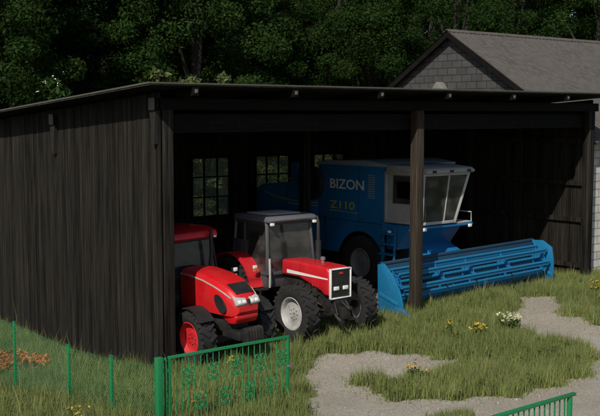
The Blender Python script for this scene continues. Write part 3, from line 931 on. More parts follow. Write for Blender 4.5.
# ------------------------------------------------------------------ tractor with the boxy bonnet and grey cab
def boxy_tractor():
    o = thing('tractor', (4.32, 0, -.09), 'boxy red tractor with a grey cab and black upright grille beside the blue combine', 'tractor')
    for s in (-1, 1):
        wheel(o, (s * .91, -.26, .64), .66, .36, .38, s, M['rimgrey'], 16)
        wheel(o, (s * .86, 2.15, .84), .84, .50, .50, s, M['rimgrey'], 18, .12)
    # bonnet: side profile, sides slightly drawn in at the top
    prof = [(-.74, 1.02), (-.74, 1.61), (-.64, 1.685), (.2, 1.71), (1.02, 1.71), (1.02, 1.33), (.35, 1.33), (-.45, 1.10), (-.55, 1.02)]
    MB().prism(prof, 'x', -.33, .33).build('bonnet', M['red2'], o, bevel=.07, seg=3)
    for s in (-1, 1):
        st = MB().prism([(-.70, 1.405), (-.70, 1.435), (.80, 1.485), (.80, 1.40)], 'x', s * .331, s * .336)
        st.build('stripe', M['white'], o, smooth=0)
        lv = MB()
        for k in range(5): lv.box(min(s * .331, s * .338), max(s * .331, s * .338), -.55 + k * .09, -.50 + k * .09, 1.2, 1.36)
        lv.build('louvre', M['red2'], o, smooth=0)
    for s in (-1, 1):
        m = MB(); m.box(min(s * .331, s * .334), max(s * .331, s * .334), .30, .312, 1.36, 1.66); m.build('seam', M['black'], o, smooth=0)
        m = MB(); m.tube([(s * .24, -.3, 1.0), (s * .31, .1, 1.12), (s * .30, .6, .95), (s * .26, 1.0, 1.0)], .016, 6); m.build('hose', M['black'], o)
    gr = MB().box(-.29, .29, -.775, -.74, .98, 1.63).build('grille', M['black'], o, bevel=.02)
    bars = MB()
    for k in range(8): bars.box(-.27, .27, -.785, -.776, 1.30 + k * .038, 1.315 + k * .038)
    bars.build('grille_bars', M['iron'], gr, smooth=0)
    fr = MB()
    fr.box(-.322, -.295, -.80, -.735, .96, 1.66); fr.box(.295, .322, -.80, -.735, .96, 1.66)
    fr.box(-.295, .295, -.80, -.735, 1.634, 1.66); fr.box(-.295, .295, -.80, -.735, .96, .985)
    fr.build('grille_frame', M['white'], gr, bevel=.008)
    for s in (-1, 1):
        lamp_part(gr, (s * .14, -.79, 1.20), (.16, .03, .09), M['lamp'])
    MB().prism([(-.07, 1.53), (.07, 1.53), (.045, 1.575), (-.045, 1.575)], 'y', -.80, -.79).build('badge', M['redrim'], gr, smooth=0)
    # engine, gearbox, axles
    ch = MB()
    ch.box(-.22, .22, -.6, 1.3, .62, 1.34); ch.box(-.32, .32, 1.0, 2.4, .55, 1.15); ch.box(-.2, .2, -.78, -.4, .55, .95)
    for q in range(4): ch.box(-.29, -.22, -.25 + q * .24, -.08 + q * .24, .95, 1.22)
    ch.box(-.34, -.27, -.1, .5, .75, .98); ch.lathe([(-.1, .0), (-.1, .09), (.25, .09), (.25, 0)], (-.34, .3, .85), 'y', 12)
    ch.tube([(-.30, -.45, .78), (-.34, -.1, .9), (-.30, .4, .7)], .025, 6)
    ch.build('engine_block', M['iron'], o, bevel=.02)
    ax = MB()
    ax.tube([(-.8, -.22, .58), (-.3, -.22, .62), (0, -.22, .66), (.3, -.22, .62), (.8, -.22, .58)], [.07, .07, .11, .07, .07], 10)
    ax.tube([(-.72, -.05, .55), (.72, -.05, .55)], .022, 6)
    ax.build('front_axle', M['iron'], o)
    MB().tube([(-.8, 2.15, .84), (0, 2.15, .84), (.8, 2.15, .84)], [.12, .2, .12], 12).build('rear_axle', M['iron'], o)
    # front linkage under the grille
    fl_ = MB()
    for s in (-1, 1):
        fl_.tube([(s * .2, -.7, .72), (s * .24, -.90, .58), (s * .25, -1.08, .48)], [.045, .04, .045], 8)
        fl_.tube([(s * .17, -.76, .88), (s * .24, -.95, .60)], .025, 6)
        fl_.obox((s * .25, -1.10, .46), (.08, .12, .11))
    fl_.box(-.3, .3, -.86, -.76, .62, .74); fl_.tube([(0, -.8, .88), (0, -1.1, .75)], .03, 8)
    fl_.box(-.13, .13, -1.0, -.80, .50, .78)
    fl_.build('front_linkage', M['iron'], o, bevel=.006)
    # cab
    MB().box(-.76, .76, 1.06, 2.50, 1.02, 1.34).build('cab_base', M['grey'], o, bevel=.03)
    cab(o, .74, 1.04, 2.45, 1.34, 2.60, M['grey'], .07, .08)
    # solid quarter panels behind the door
    for s in (-1, 1):
        MB().obox((s * .735, 2.16, 1.72), (.03, .56, .8)).build('quarter_panel', M['grey'], o, bevel=.008)
    MB().prism([(.98, 2.60), (.94, 2.66), (1.0, 2.73), (1.25, 2.765), (2.4, 2.745), (2.46, 2.60)], 'x', -.74, .74).build('cab_roof', M['roofgrey'], o, bevel=.03)
    MB().box(-.5, .5, 1.3, 2.2, 2.752, 2.778).build('roof_hatch', M['palegrey'], o, bevel=.01)
    for s in (-1, 1):
        lamp_part(o, (s * .66, .955, 2.57), (.10, .07, .07), M['lamp'], 'work_lamp')
    steering_and_seat(o, 1.25, 1.4, M['black'])
    for s in (-1, 1):
        f = fender(o, (2.15, .84), .98, 28, 168, s * .60, s * 1.14, M['red2'])
        f.prism([(1.25, .95), (1.2, 1.2), (1.55, 1.7), (2.1, 1.82), (2.7, 1.65), (2.9, 1.3), (2.5, 1.0)], 'x', s * .60, s * .63)
        fo = f.build('fender', M['red2'], o)
        lamp_part(fo, (s * 1.0, 1.20, 1.55), (.11, .05, .08), M['lamp'], 'side_lamp')
        lamp_part(fo, (s * 1.0, 1.20, 1.46), (.11, .05, .06), M['amber'], 'indicator')
        k = MB()
        for q in range(3): k.box(min(s * .72, s * 1.0), max(s * .72, s * 1.0), 1.0, 1.22, .45 + q * .27, .48 + q * .27)
        k.bar((s * .98, 1.0, .45), (s * .98, 1.02, 1.05), .03)
        k.build('step', M['iron'], o, smooth=0)
    h = MB(); h.tube([(-.72, .98, 1.05), (-.74, .94, 1.3), (-.74, .96, 1.75)], .028, 8); h.build('grab_handle', M['palegrey'], o)
    e = MB(); e.tube([(.33, .42, 1.5), (.33, .42, 2.35), (.33, .42, 2.62), (.33, .47, 2.76)], [.05, .045, .035, .035], 12)
    e.lathe([(1.55, .02), (1.6, .075), (2.15, .075), (2.2, .02)], (.33, .42, 0), 'z', 14)
    e.build('exhaust', M['black'], o)
    a = MB(); a.lathe([(1.68, .03), (1.68, .045), (1.76, .045), (1.76, .065), (1.82, .065), (1.84, .03), (1.84, .001)], (.12, .0, 0), 'z', 14); a.build('air_intake', M['steel'], o)
    return o
boxy_tractor()


# ------------------------------------------------------------------ tractor with the sloping bonnet and red rims
def sloping_tractor():
    o = thing('tractor', (1.62, .0, -.27), 'red tractor with a sloping rounded bonnet and red wheel rims nearest the plank wall', 'tractor')
    o.rotation_euler.y = R(-2.0)
    for s in (-1, 1):
        wheel(o, (s * .80, .0, .60), .60, .38, .36, s, M['redrim'], 15)
        wheel(o, (s * .84, 2.5, .84), .84, .48, .52, s, M['redrim'], 18, .12)
    # bonnet lofted from the windscreen to the nose
    rings = []
    for (y, w, zb, zt, sh) in [(1.12, .40, 1.10, 1.94, .12), (.7, .41, 1.10, 1.95, .13), (.2, .41, 1.10, 1.91, .14), (-.25, .40, 1.10, 1.83, .15), (-.55, .37, 1.10, 1.73, .15),
                               (-.74, .33, 1.10, 1.62, .13), (-.86, .29, 1.13, 1.49, .10), (-.91, .24, 1.2, 1.40, .06)]:
        zs = zt - sh
        rings.append([Vector(p) for p in [(-w, y, zb), (-w * 1.02, y, (zb + zs) / 2), (-w, y, zs), (-w * .8, y, zt - .03), (-w * .4, y, zt), (w * .4, y, zt), (w * .8, y, zt - .03),
                                          (w, y, zs), (w * 1.02, y, (zb + zs) / 2), (w, y, zb)]])
    MB().loft(rings).build('bonnet', M['red'], o, smooth=32)
    # chin that drops in front of the axle
    MB().prism([(-.30, 1.12), (-.72, 1.12), (-.86, 1.14), (-.87, 1.05), (-.78, .92), (-.58, .90), (-.36, 1.0)], 'x', -.30, .30).build('chin', M['red'], o, bevel=.05, seg=3)
    # black mesh on the nose top and in the sides
    def on_top(y0, y1, x0, x1, zt0, zt1):
        return MB()._faces([(-x0, y0, zt0), (x0, y0, zt0), (x1, y1, zt1), (-x1, y1, zt1), (-x0, y0, zt0 + .012), (x0, y0, zt0 + .012), (x1, y1, zt1 + .012), (-x1, y1, zt1 + .012)],
                           [(0, 1, 2, 3), (7, 6, 5, 4), (0, 4, 5, 1), (1, 5, 6, 2), (2, 6, 7, 3), (3, 7, 4, 0)])
    on_top(-.50, -.79, .25, .22, 1.752, 1.58).build('top_grille', M['black'], o, smooth=0)
    for s in (-1, 1):
        pts = [(-.42 + .20 * math.cos(t), 1.34 + .17 * math.sin(t) + .10 * math.cos(t)) for t in [2 * math.pi * k / 18 for k in range(18)]]
        MB().prism(pts, 'x', s * .36, s * .412).build('side_grille', M['black'], o, smooth=40)
        st = MB()
        pl = [(1.1, 1.81), (.7, 1.81), (.2, 1.765), (-.25, 1.675), (-.55, 1.575), (-.74, 1.485)]
        wd = [.402, .412, .412, .402, .373, .333]
        vs, fs = [], []
        for k, (y, z) in enumerate(pl):
            for (dx, dz) in ((0, 0), (0, .03), (.012, .03), (.012, 0)):
                vs.append((s * (wd[k] - .004 + dx), y, z + dz))
        for k in range(len(pl) - 1):
            for i in range(4):
                fs.append((4 * k + i, 4 * k + (i + 1) % 4, 4 * k + 4 + (i + 1) % 4, 4 * k + 4 + i))
        fs += [(0, 1, 2, 3), tuple(4 * (len(pl) - 1) + i for i in (3, 2, 1, 0))]
        st._faces(vs, fs).build('stripe', M['silver'], o, smooth=0)
    # headlights across the nose
    for s in (-1, 1):
        h = MB().prism([(-.76, 1.36), (-.92, 1.34), (-.935, 1.39), (-.87, 1.49), (-.75, 1.54)], 'x', s * .04, s * .30)
        ho = h.build('headlight', M['palegrey'], o, bevel=.015)
        for q in (.105, .22):
            l = MB().obox((s * q, -.912, 1.425), (.085, .03, .075), (R(-20), 0, 0)); l.build('lens', M['lamp'], ho, bevel=.012)
    MB().obox((0, -.925, 1.42), (.07, .03, .10), (R(-20), 0, 0)).build('badge', M['black'], o, bevel=.01)
    ch = MB()
    ch.box(-.27, .27, -.5, 1.3, .60, 1.05); ch.box(-.32, .32, 1.1, 2.6, .55, 1.15)
    ch.box(-.36, -.27, .15, .7, .65, .98); ch.tube([(-.30, -.3, .72), (-.33, .2, .85), (-.3, .7, .68)], .025, 6)
    ch.build('engine_block', M['iron'], o, bevel=.02)
    ax = MB(); ax.tube([(-.75, 0, .58), (-.3, 0, .62), (0, 0, .66), (.3, 0, .62), (.75, 0, .58)], [.07, .07, .12, .07, .07], 10); ax.build('front_axle', M['iron'], o)
    MB().tube([(-.8, 2.5, .84), (0, 2.5, .84), (.8, 2.5, .84)], [.12, .2, .12], 12).build('rear_axle', M['iron'], o)
    wt = MB()
    for k in range(6):
        x = -.22 + k * .075
        wt.prism([(-.93, .52), (-.93, .84), (-.98, .88), (-1.10, .88), (-1.14, .82), (-1.15, .60), (-1.10, .52)], 'x', x, x + .062)
    wt.build('front_weight', M['iron'], o, bevel=.012)
    MB().box(-.3, .3, -.97, -.55, .60, .78).build('weight_bracket', M['black'], o, bevel=.01)
    MB().box(-.76, .76, 1.2, 2.9, 1.02, 1.34).build('cab_base', M['black'], o, bevel=.03)
    cab(o, .72, 1.25, 2.75, 1.34, 2.53, M['black'], .08, .07)
    MB().prism([(1.22, 2.53), (1.17, 2.58), (1.24, 2.70), (1.5, 2.76), (2.7, 2.74), (2.85, 2.53)], 'x', -.71, .71).build('cab_roof', M['red'], o, bevel=.045, seg=3)
    for s in (-1, 1):
        lamp_part(o, (s * .62, 1.19, 2.55), (.08, .05, .05), M['lamp'], 'work_lamp')
        f = fender(o, (2.5, .84), .97, 25, 165, s * .60, s * 1.10, M['red'])
        f.prism([(1.6, .95), (1.55, 1.2), (1.9, 1.7), (2.45, 1.81), (3.05, 1.65), (3.2, 1.3), (2.8, 1.0)], 'x', s * .60, s * .63)
        fo = f.build('fender', M['red'], o)
        m = MB(); m.tube([(s * .76, 1.15, 1.55), (s * 1.02, 1.02, 1.62)], .014, 6); m.obox((s * 1.02, 1.0, 1.72), (.16, .05, .13)); m.build('lamp_arm', M['black'], o, bevel=.008)
        lamp_part(o, (s * 1.02, .965, 1.74), (.11, .03, .09), M['lamp'], 'side_lamp')
        lamp_part(o, (s * 1.02, .98, 1.60), (.11, .04, .07), M['amber'], 'indicator')
        m = fender(o, (0, .60), .68, 40, 140, s * .62, s * .98, M['black']); m.build('front_fender', M['black'], o)
    steering_and_seat(o, 1.4, 1.4, M['black'])
    e = MB(); e.tube([(.40, 1.16, 1.5), (.47, 1.12, 2.2), (.47, 1.12, 2.72)], [.05, .045, .04], 10); e.build('exhaust', M['black'], o)
    return o
sloping_tractor()


# ------------------------------------------------------------------ combine harvester
def text_mesh(body, size, parent, name, mat, loc, rot, depth=.004, shear=0, sx=1, weight=0):
    cu = bpy.data.curves.new(name, 'FONT'); cu.body = body; cu.size = size; cu.extrude = depth; cu.shear = shear; cu.offset = weight
    tmp = bpy.data.objects.new(name, cu); COL.objects.link(tmp)
    dg = bpy.context.evaluated_depsgraph_get()
    me = bpy.data.meshes.new_from_object(tmp.evaluated_get(dg))
    bpy.data.objects.remove(tmp)
    me.materials.clear(); me.materials.append(mat)
    o = link(name, me, parent)
    o.location = loc; o.rotation_euler = rot; o.scale = (sx, 1, 1)
    return o


def combine():
    o = thing('combine_harvester', (10.28, 0, 0), 'large blue combine harvester with a wide cutting header and pale cab, lettered BIZON', 'combine harvester')
    wy, wz, wr = 3.5, .74, .78
    XS = 1.42
    # side panels with the wheel arch cut out
    arch = [(wy + 1.02 * math.cos(R(a)), wz + 1.02 * math.sin(R(a)) - .05) for a in range(18, 163, 9)]
    for s in (-1, 1):
        front = [(2.5, 3.62), (5.38, 3.60), (5.38, 1.0)] + [(y, z) for (y, z) in arch] + [(2.5, 1.0)]
        MB().prism(front, 'x', s * (XS - .05), s * XS).build('side_panel', M['blue'], o, bevel=.012)
        rear = [(5.40, 2.98), (6.3, 3.05), (8.2, 2.86), (8.55, 2.7), (8.6, 1.5), (7.2, 1.15), (5.40, 1.0)]
        MB().prism(rear, 'x', s * (XS - .05), s * (XS - .003)).build('rear_panel', M['blue'], o, bevel=.012)
    core = MB()
    core.prism([(2.45, 1.75), (2.45, 3.6), (5.35, 3.59), (5.35, 1.75)], 'x', -XS + .06, XS - .06)
    core.prism([(5.36, 1.2), (5.36, 2.95), (6.3, 3.03), (8.2, 2.84), (8.5, 2.65), (8.55, 1.5), (7.2, 1.2)], 'x', -XS + .06, XS - .06)
    core.build('body', M['blue'], o, bevel=.02)
    MB().box(-.75, .75, 2.3, 7.4, .85, 1.74).build('chassis', M['iron'], o, bevel=.03)
    tc = MB(); tc.prism([(2.42, 3.625), (2.36, 3.70), (3.2, 3.80), (5.0, 3.74), (5.46, 3.66), (5.46, 3.61)], 'x', -XS - .03, XS + .03)
    tc.build('tank_cover', M['tankcover'], o, bevel=.015)
    # round rotating air screen and the box behind it
    sc_ = MB(); sc_.lathe([(-.12, .001), (-.12, .40), (-.09, .50), (.05, .52), (.05, .001)], (-XS - .06, 5.6, 3.02), 'x', 32)
    so = sc_.build('air_screen', M['black'], o)
    rg = MB()
    for rr_ in (.18, .33, .47): rg.lathe([(-.135, rr_ - .012), (-.135, rr_ + .012), (-.10, rr_ + .012), (-.10, rr_ - .012)], (-XS - .06, 5.6, 3.02), 'x', 28, closed=True)
    rg.build('screen_ring', M['iron'], so)
    MB().box(-XS + .02, -XS + .42, 6.42, 6.78, 2.9, 3.62).build('intake_box', M['blue'], o, bevel=.03)
    ex = MB(); ex.tube([(.4, 6.6, 2.9), (.4, 6.6, 3.6), (.4, 6.75, 3.72)], .07, 10); ex.build('exhaust', M['black'], o)
    ra = MB(); ra.tube([(-XS + .1, 6.5, 3.0), (-XS + .1, 6.5, 3.12), (-XS + .1, 8.0, 2.98), (-XS + .1, 8.0, 2.84)], .016, 6); ra.build('hand_rail', M['palegrey'], o)
    # lettering and stripes on the side
    xs = -XS - .001
    rot = (R(90), 0, R(-90))
    text_mesh('BIZON', .40, o, 'lettering', M['white'], (xs, 4.86, 2.92), rot, sx=1.27, weight=.006)
    text_mesh('Z110', .32, o, 'lettering', M['yellow'], (xs, 4.84, 2.32), rot, sx=1.62, weight=.004)
    def strip(name, pl, w, mat):
        m = MB()
        for k in range(len(pl) - 1):
            (a, b), (c, d) = pl[k], pl[k + 1]
            m.prism([(a, b), (c, d), (c, d + w), (a, b + w)], 'x', xs - .004, xs)
        return m.build(name, mat, o, smooth=0)
    strip('stripe', [(8.1, 2.60), (7.5, 2.47), (6.8, 2.40), (6.2, 2.39), (5.42, 2.40)], .035, M['yellow'])
    strip('stripe', [(6.9, 2.30), (6.2, 2.30), (5.42, 2.31)], .03, M['palegrey'])
    strip('stripe', [(4.84, 2.24), (3.6, 2.22)], .02, M['yellow'])
    strip('seam', [(2.52, 1.98), (5.36, 1.98)], .018, M['iron'])
    lv = MB()
    for k in range(11): lv.prism([(3.16, 2.70 + k * .065), (2.88, 2.70 + k * .065), (2.88, 2.735 + k * .065), (3.16, 2.735 + k * .065)], 'x', xs - .012, xs)
    lv.build('vent', M['tankcover'], o, smooth=0)
    for (pl, w_) in (([(3.55, 2.0), (3.55, 3.58)], 0), ([(5.0, 1.05), (5.0, 1.96)], 0), ([(6.9, 1.3), (6.9, 2.9)], 0)):
        m = MB(); (ya_, za_), (_, zb2) = pl
        m.box(xs - .0025, xs, ya_ - .007, ya_ + .007, za_, zb2); m.build('seam', M['iron'], o, smooth=0)
    strip('seam', [(8.5, 1.75), (5.42, 1.72)], .014, M['iron'])
    bl = MB()
    for (by, bz) in [(2.6, 3.5), (2.6, 2.8), (2.6, 2.1), (3.45, 3.5), (3.45, 2.1), (3.65, 3.5), (5.28, 3.5), (5.28, 2.1), (4.4, 3.5), (4.4, 2.1), (5.5, 2.8), (6.8, 2.8), (7.0, 2.7), (8.4, 2.55), (8.4, 1.9), (5.5, 1.9)]:
        bl.lathe([(xs - .012, .001), (xs - .012, .014), (xs, .018)], (0, by, bz), 'x', 8)
    bl.build('bolt', M['iron'], o)
    hd = MB(); hd.box(xs - .03, xs, 5.0, 5.05, 1.75, 2.05); hd.build('door_handle', M['black'], o, bevel=.006)
    # wheels
    for s in (-1, 1):
        wheel(o, (s * 1.22, wy, wr), wr, .46, .42, s, M['darkrim'], 18, .13)
        wheel(o, (s * 1.05, 7.3, .52), .52, .32, .28, s, M['darkrim'], 14)
    MB().tube([(-1.2, wy, wr), (1.2, wy, wr)], .13, 12).build('front_axle', M['iron'], o)
    MB().tube([(-1.0, 7.3, .52), (1.0, 7.3, .52)], .09, 12).build('rear_axle', M['iron'], o)
    # cab platform and cab: the cab sits flush with the left side
    pf = MB(); pf.prism([(1.14, 1.95), (1.14, 2.03), (2.46, 2.03), (2.46, 1.30), (2.05, 1.30), (1.62, 1.86)], 'x', -1.36, .85)
    pf.build('platform', M['blue'], o, bevel=.03)
    dk_ = MB().box(.10, .80, 1.15, 2.4, 2.034, 2.07); dk_.build('deck', M['cabpale'], o, bevel=.01)
    cf = MB()
    B0 = [(-1.30, 1.14), (.02, 1.14), (.20, 2.44), (-1.395, 2.44)]
    T0 = [(-1.385, .98), (.44, .98), (.44, 2.44), (-1.395, 2.44)]
    z0, z1 = 2.075, 3.50
    def on_side(t, z):
        """point on the left face: t from rear (0) to front (1)"""
        q = (z - z0) / (z1 - z0)
        f_ = Vector((*B0[0], z0)).lerp(Vector((*T0[0], z1)), q); r_ = Vector((*B0[3], z0)).lerp(Vector((*T0[3], z1)), q)
        return r_.lerp(f_, t)
    for k in range(4):
        cf.bar((*B0[k], z0), (*T0[k], z1), .075)
        n = (k + 1) % 4
        cf.bar((*B0[k], z0 + .03), (*B0[n], z0 + .03), .08); cf.bar((*T0[k], z1 - .03), (*T0[n], z1 - .03), .08)
    cf.bar((-.42, 1.14, z0), (-.36, .98, z1), .05)
    co = cf.build('cab_frame', M['cabpale'], o, bevel=.008)
    def slab_(pts, name, mat, parent, th=.006):
        q = [Vector(p_) for p_ in pts]
        nn = (q[1] - q[0]).cross(q[3] - q[0]).normalized() * th
        return MB()._faces(q + [v_ + nn for v_ in q], [(0, 1, 2, 3), (7, 6, 5, 4), (0, 4, 5, 1), (1, 5, 6, 2), (2, 6, 7, 3), (3, 7, 4, 0)]).build(name, mat, parent, smooth=0)
    slab_([(*B0[0], z0), (*B0[1], z0), (*T0[1], z1), (*T0[0], z1)], 'pane', M['glass_clear'], co)
    slab_([(*B0[1], z0), (*B0[2], z0), (*T0[2], z1), (*T0[1], z1)], 'pane', M['glass_clear'], co)
    # pale door on the left with its window
    za, zb_ = 2.64, 3.40
    slab_([on_side(0, z0), on_side(1, z0), on_side(1, za), on_side(0, za)], 'door', M['cabpale'], o, -.02)
    slab_([on_side(0, zb_), on_side(1, zb_), on_side(1, z1), on_side(0, z1)], 'door', M['cabpale'], o, -.02)
    slab_([on_side(0, za), on_side(.20, za), on_side(.20, zb_), on_side(0, zb_)], 'door', M['cabpale'], o, -.02)
    slab_([on_side(.76, za), on_side(1, za), on_side(1, zb_), on_side(.76, zb_)], 'door', M['cabpale'], o, -.02)
    slab_([on_side(.19, za - .02), on_side(.77, za - .02), on_side(.77, zb_ + .02), on_side(.19, zb_ + .02)], 'pane', M['glass_clear'], co, .006)
    MB().prism([(-1.36, z0), (.17, z0), (.42, 3.48), (-1.36, 3.48)], 'y', 2.42, 2.445).build('cab_back', M['cabpale'], o, smooth=0)
    st = MB(); st.box(-.95, -.45, 1.75, 2.2, 2.36, 2.54); st.prism([(2.1, 2.5), (2.24, 2.5), (2.30, 3.25), (2.18, 3.27)], 'x', -.95, -.45); st.build('seat', M['seat'], o, bevel=.05)
    hl_ = MB(); hl_.prism([(2.17, 3.18), (2.29, 3.18), (2.30, 3.40), (2.2, 3.40)], 'x', -.83, -.57); hl_.build('headrest', M['seat'], o, bevel=.03)
    w = MB(); w.tube([(-.7, 1.3, 2.1), (-.7, 1.48, 2.66)], .04, 8)
    w.tube([(-.7 + .19 * math.cos(t), 1.49 + .1 * math.sin(t), 2.68 + .15 * math.sin(t)) for t in [2 * math.pi * k / 20 for k in range(21)]], .015, 6); w.build('steering_wheel', M['black'], o)
    MB().box(-.30, .05, 1.4, 2.2, 2.08, 2.62).build('console', M['black'], o, bevel=.03)
    rf = MB(); rf.prism([(.84, 3.50), (.80, 3.56), (.92, 3.64), (1.7, 3.70), (2.41, 3.70), (2.41, 3.505)], 'x', -1.44, .52)
    rfo_ = rf.build('cab_roof', M['cabpale'], o, bevel=.03)
    for x in (-1.15, -.46, .25):
        MB().obox((x, .805, 3.555), (.13, .05, .07)).build('work_lamp', M['black'], rfo_, bevel=.012)
    for (xx, yy, zz) in ((.66, 1.10, 1.95), (-1.2, 1.10, 1.95)):
        lamp_part(o, (xx, yy, zz), (.14, .04, .09), M['lamp'])
    lamp_part(o, (-1.44, 2.25, 1.80), (.05, .12, .09), M['lamp'], 'side_lamp')
    # hand rails and ladder by the cab
    hr = MB()
    hr.tube([(.82, 1.2, 2.03), (.82, 1.2, 2.32), (.82, 2.4, 2.32)], .018, 6)
    hr.tube([(-1.5, 1.05, 2.1), (-1.5, 1.0, 2.6), (-1.42, 1.0, 2.9)], .014, 6)
    hr.build('hand_rail', M['palegrey'], o)
    ld = MB()
    for xx in (-1.62, -1.46): pass
    ld.bar((-1.5, 2.02, .55), (-1.44, 2.02, 2.0), .05); ld.bar((-1.5, 2.5, .55), (-1.44, 2.5, 2.0), .05)
    for k in range(5): ld.box(-1.62, -1.42, 2.0, 2.52, .58 + k * .29, .62 + k * .29)
    ld.build('ladder', M['blue2'], o, smooth=0)
    # feeder house
    MB().prism([(2.7, .95), (2.7, 1.75), (.95, 1.05), (.95, .26)], 'x', -.62, .62).build('feeder_house', M['blue'], o, bevel=.03)
    # ---- header
    x0, x1 = -3.08, 3.36
    h = MB()
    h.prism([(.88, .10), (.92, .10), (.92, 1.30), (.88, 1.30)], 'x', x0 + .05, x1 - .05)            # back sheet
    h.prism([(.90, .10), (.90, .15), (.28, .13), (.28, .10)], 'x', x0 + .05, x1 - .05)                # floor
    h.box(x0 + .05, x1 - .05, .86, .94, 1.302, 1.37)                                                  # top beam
    ho = h.build('header', M['shadeblue'], o, bevel=.008)  # shade put into the colour of back sheet, floor and top beam
    ho.rotation_euler.y = R(-1.3); ho.location.z = -.06
    for (xx, sg) in ((x0, -1), (x1, 1)):
        e = MB()
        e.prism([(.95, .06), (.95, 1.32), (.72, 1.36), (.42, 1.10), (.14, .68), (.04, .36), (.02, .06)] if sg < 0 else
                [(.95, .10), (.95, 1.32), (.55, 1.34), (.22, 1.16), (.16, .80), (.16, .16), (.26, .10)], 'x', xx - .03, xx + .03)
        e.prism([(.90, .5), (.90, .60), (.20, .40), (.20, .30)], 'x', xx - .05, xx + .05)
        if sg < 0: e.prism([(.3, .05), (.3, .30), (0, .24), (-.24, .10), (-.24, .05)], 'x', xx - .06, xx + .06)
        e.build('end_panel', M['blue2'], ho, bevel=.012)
    MB().lathe([(x0 + .08, .001), (x0 + .08, .15), (x1 - .08, .15), (x1 - .08, .001)], (0, .68, .36), 'x', 20).build('auger', M['blue'], ho)
    fg = MB()
    for (a, b, hand) in ((x0 + .1, -.5, 1), (.5, x1 - .1, -1)):
        n = 90
        vs, fs = [], []
        for k in range(n + 1):
            t = k / n; x = a + (b - a) * t; ang = hand * t * (abs(b - a) / .55) * 2 * math.pi
            for rr_ in (.14, .21):
                vs.append((x, .68 + rr_ * math.cos(ang), .36 + rr_ * math.sin(ang)))
        for k in range(n): fs.append((2 * k, 2 * k + 1, 2 * k + 3, 2 * k + 2))
        fg._faces(vs, fs)
    fg.build('auger_flight', M['steel'], ho, smooth=30)
    cbm = MB(); cbm.box(x0 + .04, x1 - .04, .24, .36, .07, .125)
    n = 62
    for k in range(n):
        x = x0 + .08 + (x1 - x0 - .16) * k / (n - 1)
        cbm.prism([(x - .022, .24), (x + .022, .24), (x, .13)], 'z', .08, .11)
    cbm.build('cutter_bar', M['steel'], ho, smooth=0)
    # reel: axle, spiders, six bats with tines
    ry, rzz, rr_ = .56, .84, .36
    ax = MB(); ax.tube([(x0 + .1, ry, rzz), (x1 - .1, ry, rzz)], .055, 12); ao = ax.build('reel', M['blue2'], ho)
    stations = [x0 + .22, x0 + 1.85, -.02, x1 - 1.85, x1 - .22]
    for x in stations:
        sp = MB()
        for k in range(6):
            a = R(60 * k + 12)
            sp.bar((x, ry + .05 * math.cos(a), rzz + .05 * math.sin(a)), (x, ry + rr_ * math.cos(a), rzz + rr_ * math.sin(a)), .022, .05)
            a2 = R(60 * (k + 1) + 12)
            sp.bar((x, ry + .25 * math.cos(a), rzz + .25 * math.sin(a)), (x, ry + .25 * math.cos(a2), rzz + .25 * math.sin(a2)), .012, .03)
        sp.lathe([(x - .02, .001), (x - .02, .15), (x + .02, .15), (x + .02, .001)], (0, ry, rzz), 'x', 14)
        sp.build('spider', M['blue'], ao, smooth=30)
    for k in range(6):
        a = R(60 * k + 12); cy, cz = ry + rr_ * math.cos(a), rzz + rr_ * math.sin(a)
        bt_ = MB(); bt_.tube([(x0 + .14, cy, cz), (x1 - .14, cy, cz)], .040, 8)
        bt_.box(x0 + .2, x1 - .2, cy - .014, cy + .014, cz - .10, cz - .02)
        for q in range(40):
            x = x0 + .25 + (x1 - x0 - .5) * q / 39
            bt_.tube([(x, cy, cz - .09), (x, cy + .03, cz - .19)], .007, 4)
        bt_.build('bat', M['blue2'], ao, smooth=30)
    for (xx, sg) in ((x0 + .02, 1), (x1 - .02, -1)):
        ar = MB(); ar.bar((xx + sg * .06, .90, 1.34), (xx + sg * .06, ry - .15, rzz - .06), .05, .07)
        ar.tube([(xx + sg * .12, .88, .55), (xx + sg * .12, .55, .80)], .025, 8)
        ar.build('reel_arm', M['blue2'], ho, bevel=.008)
    return o
combine()


# ------------------------------------------------------------------ green gate, railing and wire fence
def panel(o, x0, x1, z0, z1, gap=.115, orn=True):
    fr = MB()
    w = .045
    fr.box(x0, x1, -.022, .022, z1 - .04, z1); fr.box(x0, x1, -.022, .022, z0, z0 + .04)
    fr.box(x0, x0 + w, -.022, .022, z0 + .04, z1 - .04); fr.box(x1 - w, x1, -.022, .022, z0 + .04, z1 - .04)
    fr.build('gate_frame', M['green'], o, bevel=.004)
    n = int((x1 - x0 - w) / gap)
    pitch = (x1 - x0 - w) / n
    for k in range(1, n):
        x = x0 + w / 2 + pitch * k
        b = MB(); b.obox((x, 0, (z0 + z1) / 2), (.014, .014, z1 - z0 - .085), (0, 0, R(45)))
        b.build('bar', M['green'], o, smooth=0)
    if orn:
        # scroll ornaments set in two staggered rows between the bars
        def scroll(cx, cz, s):
            m = MB()
            for sx in (-1, 1):
                for sz in (-1, 1):
                    pts = []
                    for i in range(15):
                        t = i / 14 * 2 * math.pi * 1.15
                        r = .060 * (1 - i / 14 * .62)
                        pts.append((cx + sx * (.062 - r * math.cos(t) * .9), .0, cz + sz * (.070 + r * math.sin(t) * 1.05 + .015)))
                    m.tube(pts, .011, 5)
            m.lathe([(-.02, .001), (-.02, .03), (.02, .03), (.02, .001)], (cx, 0, cz), 'y', 10)
            m.tube([(cx - .1, 0, cz), (cx + .1, 0, cz)], .009, 5)
            m.build('scroll', M['green'], o)
        step = pitch * 4
        k = 0
        x = x0 + w / 2 + pitch * 3
        while x < x1 - .12:
            scroll(x, z1 - .38, 1); x += step
        x = x0 + w / 2 + pitch * 5
        while x < x1 - .12:
            scroll(x, z0 + .40, 1); x += step

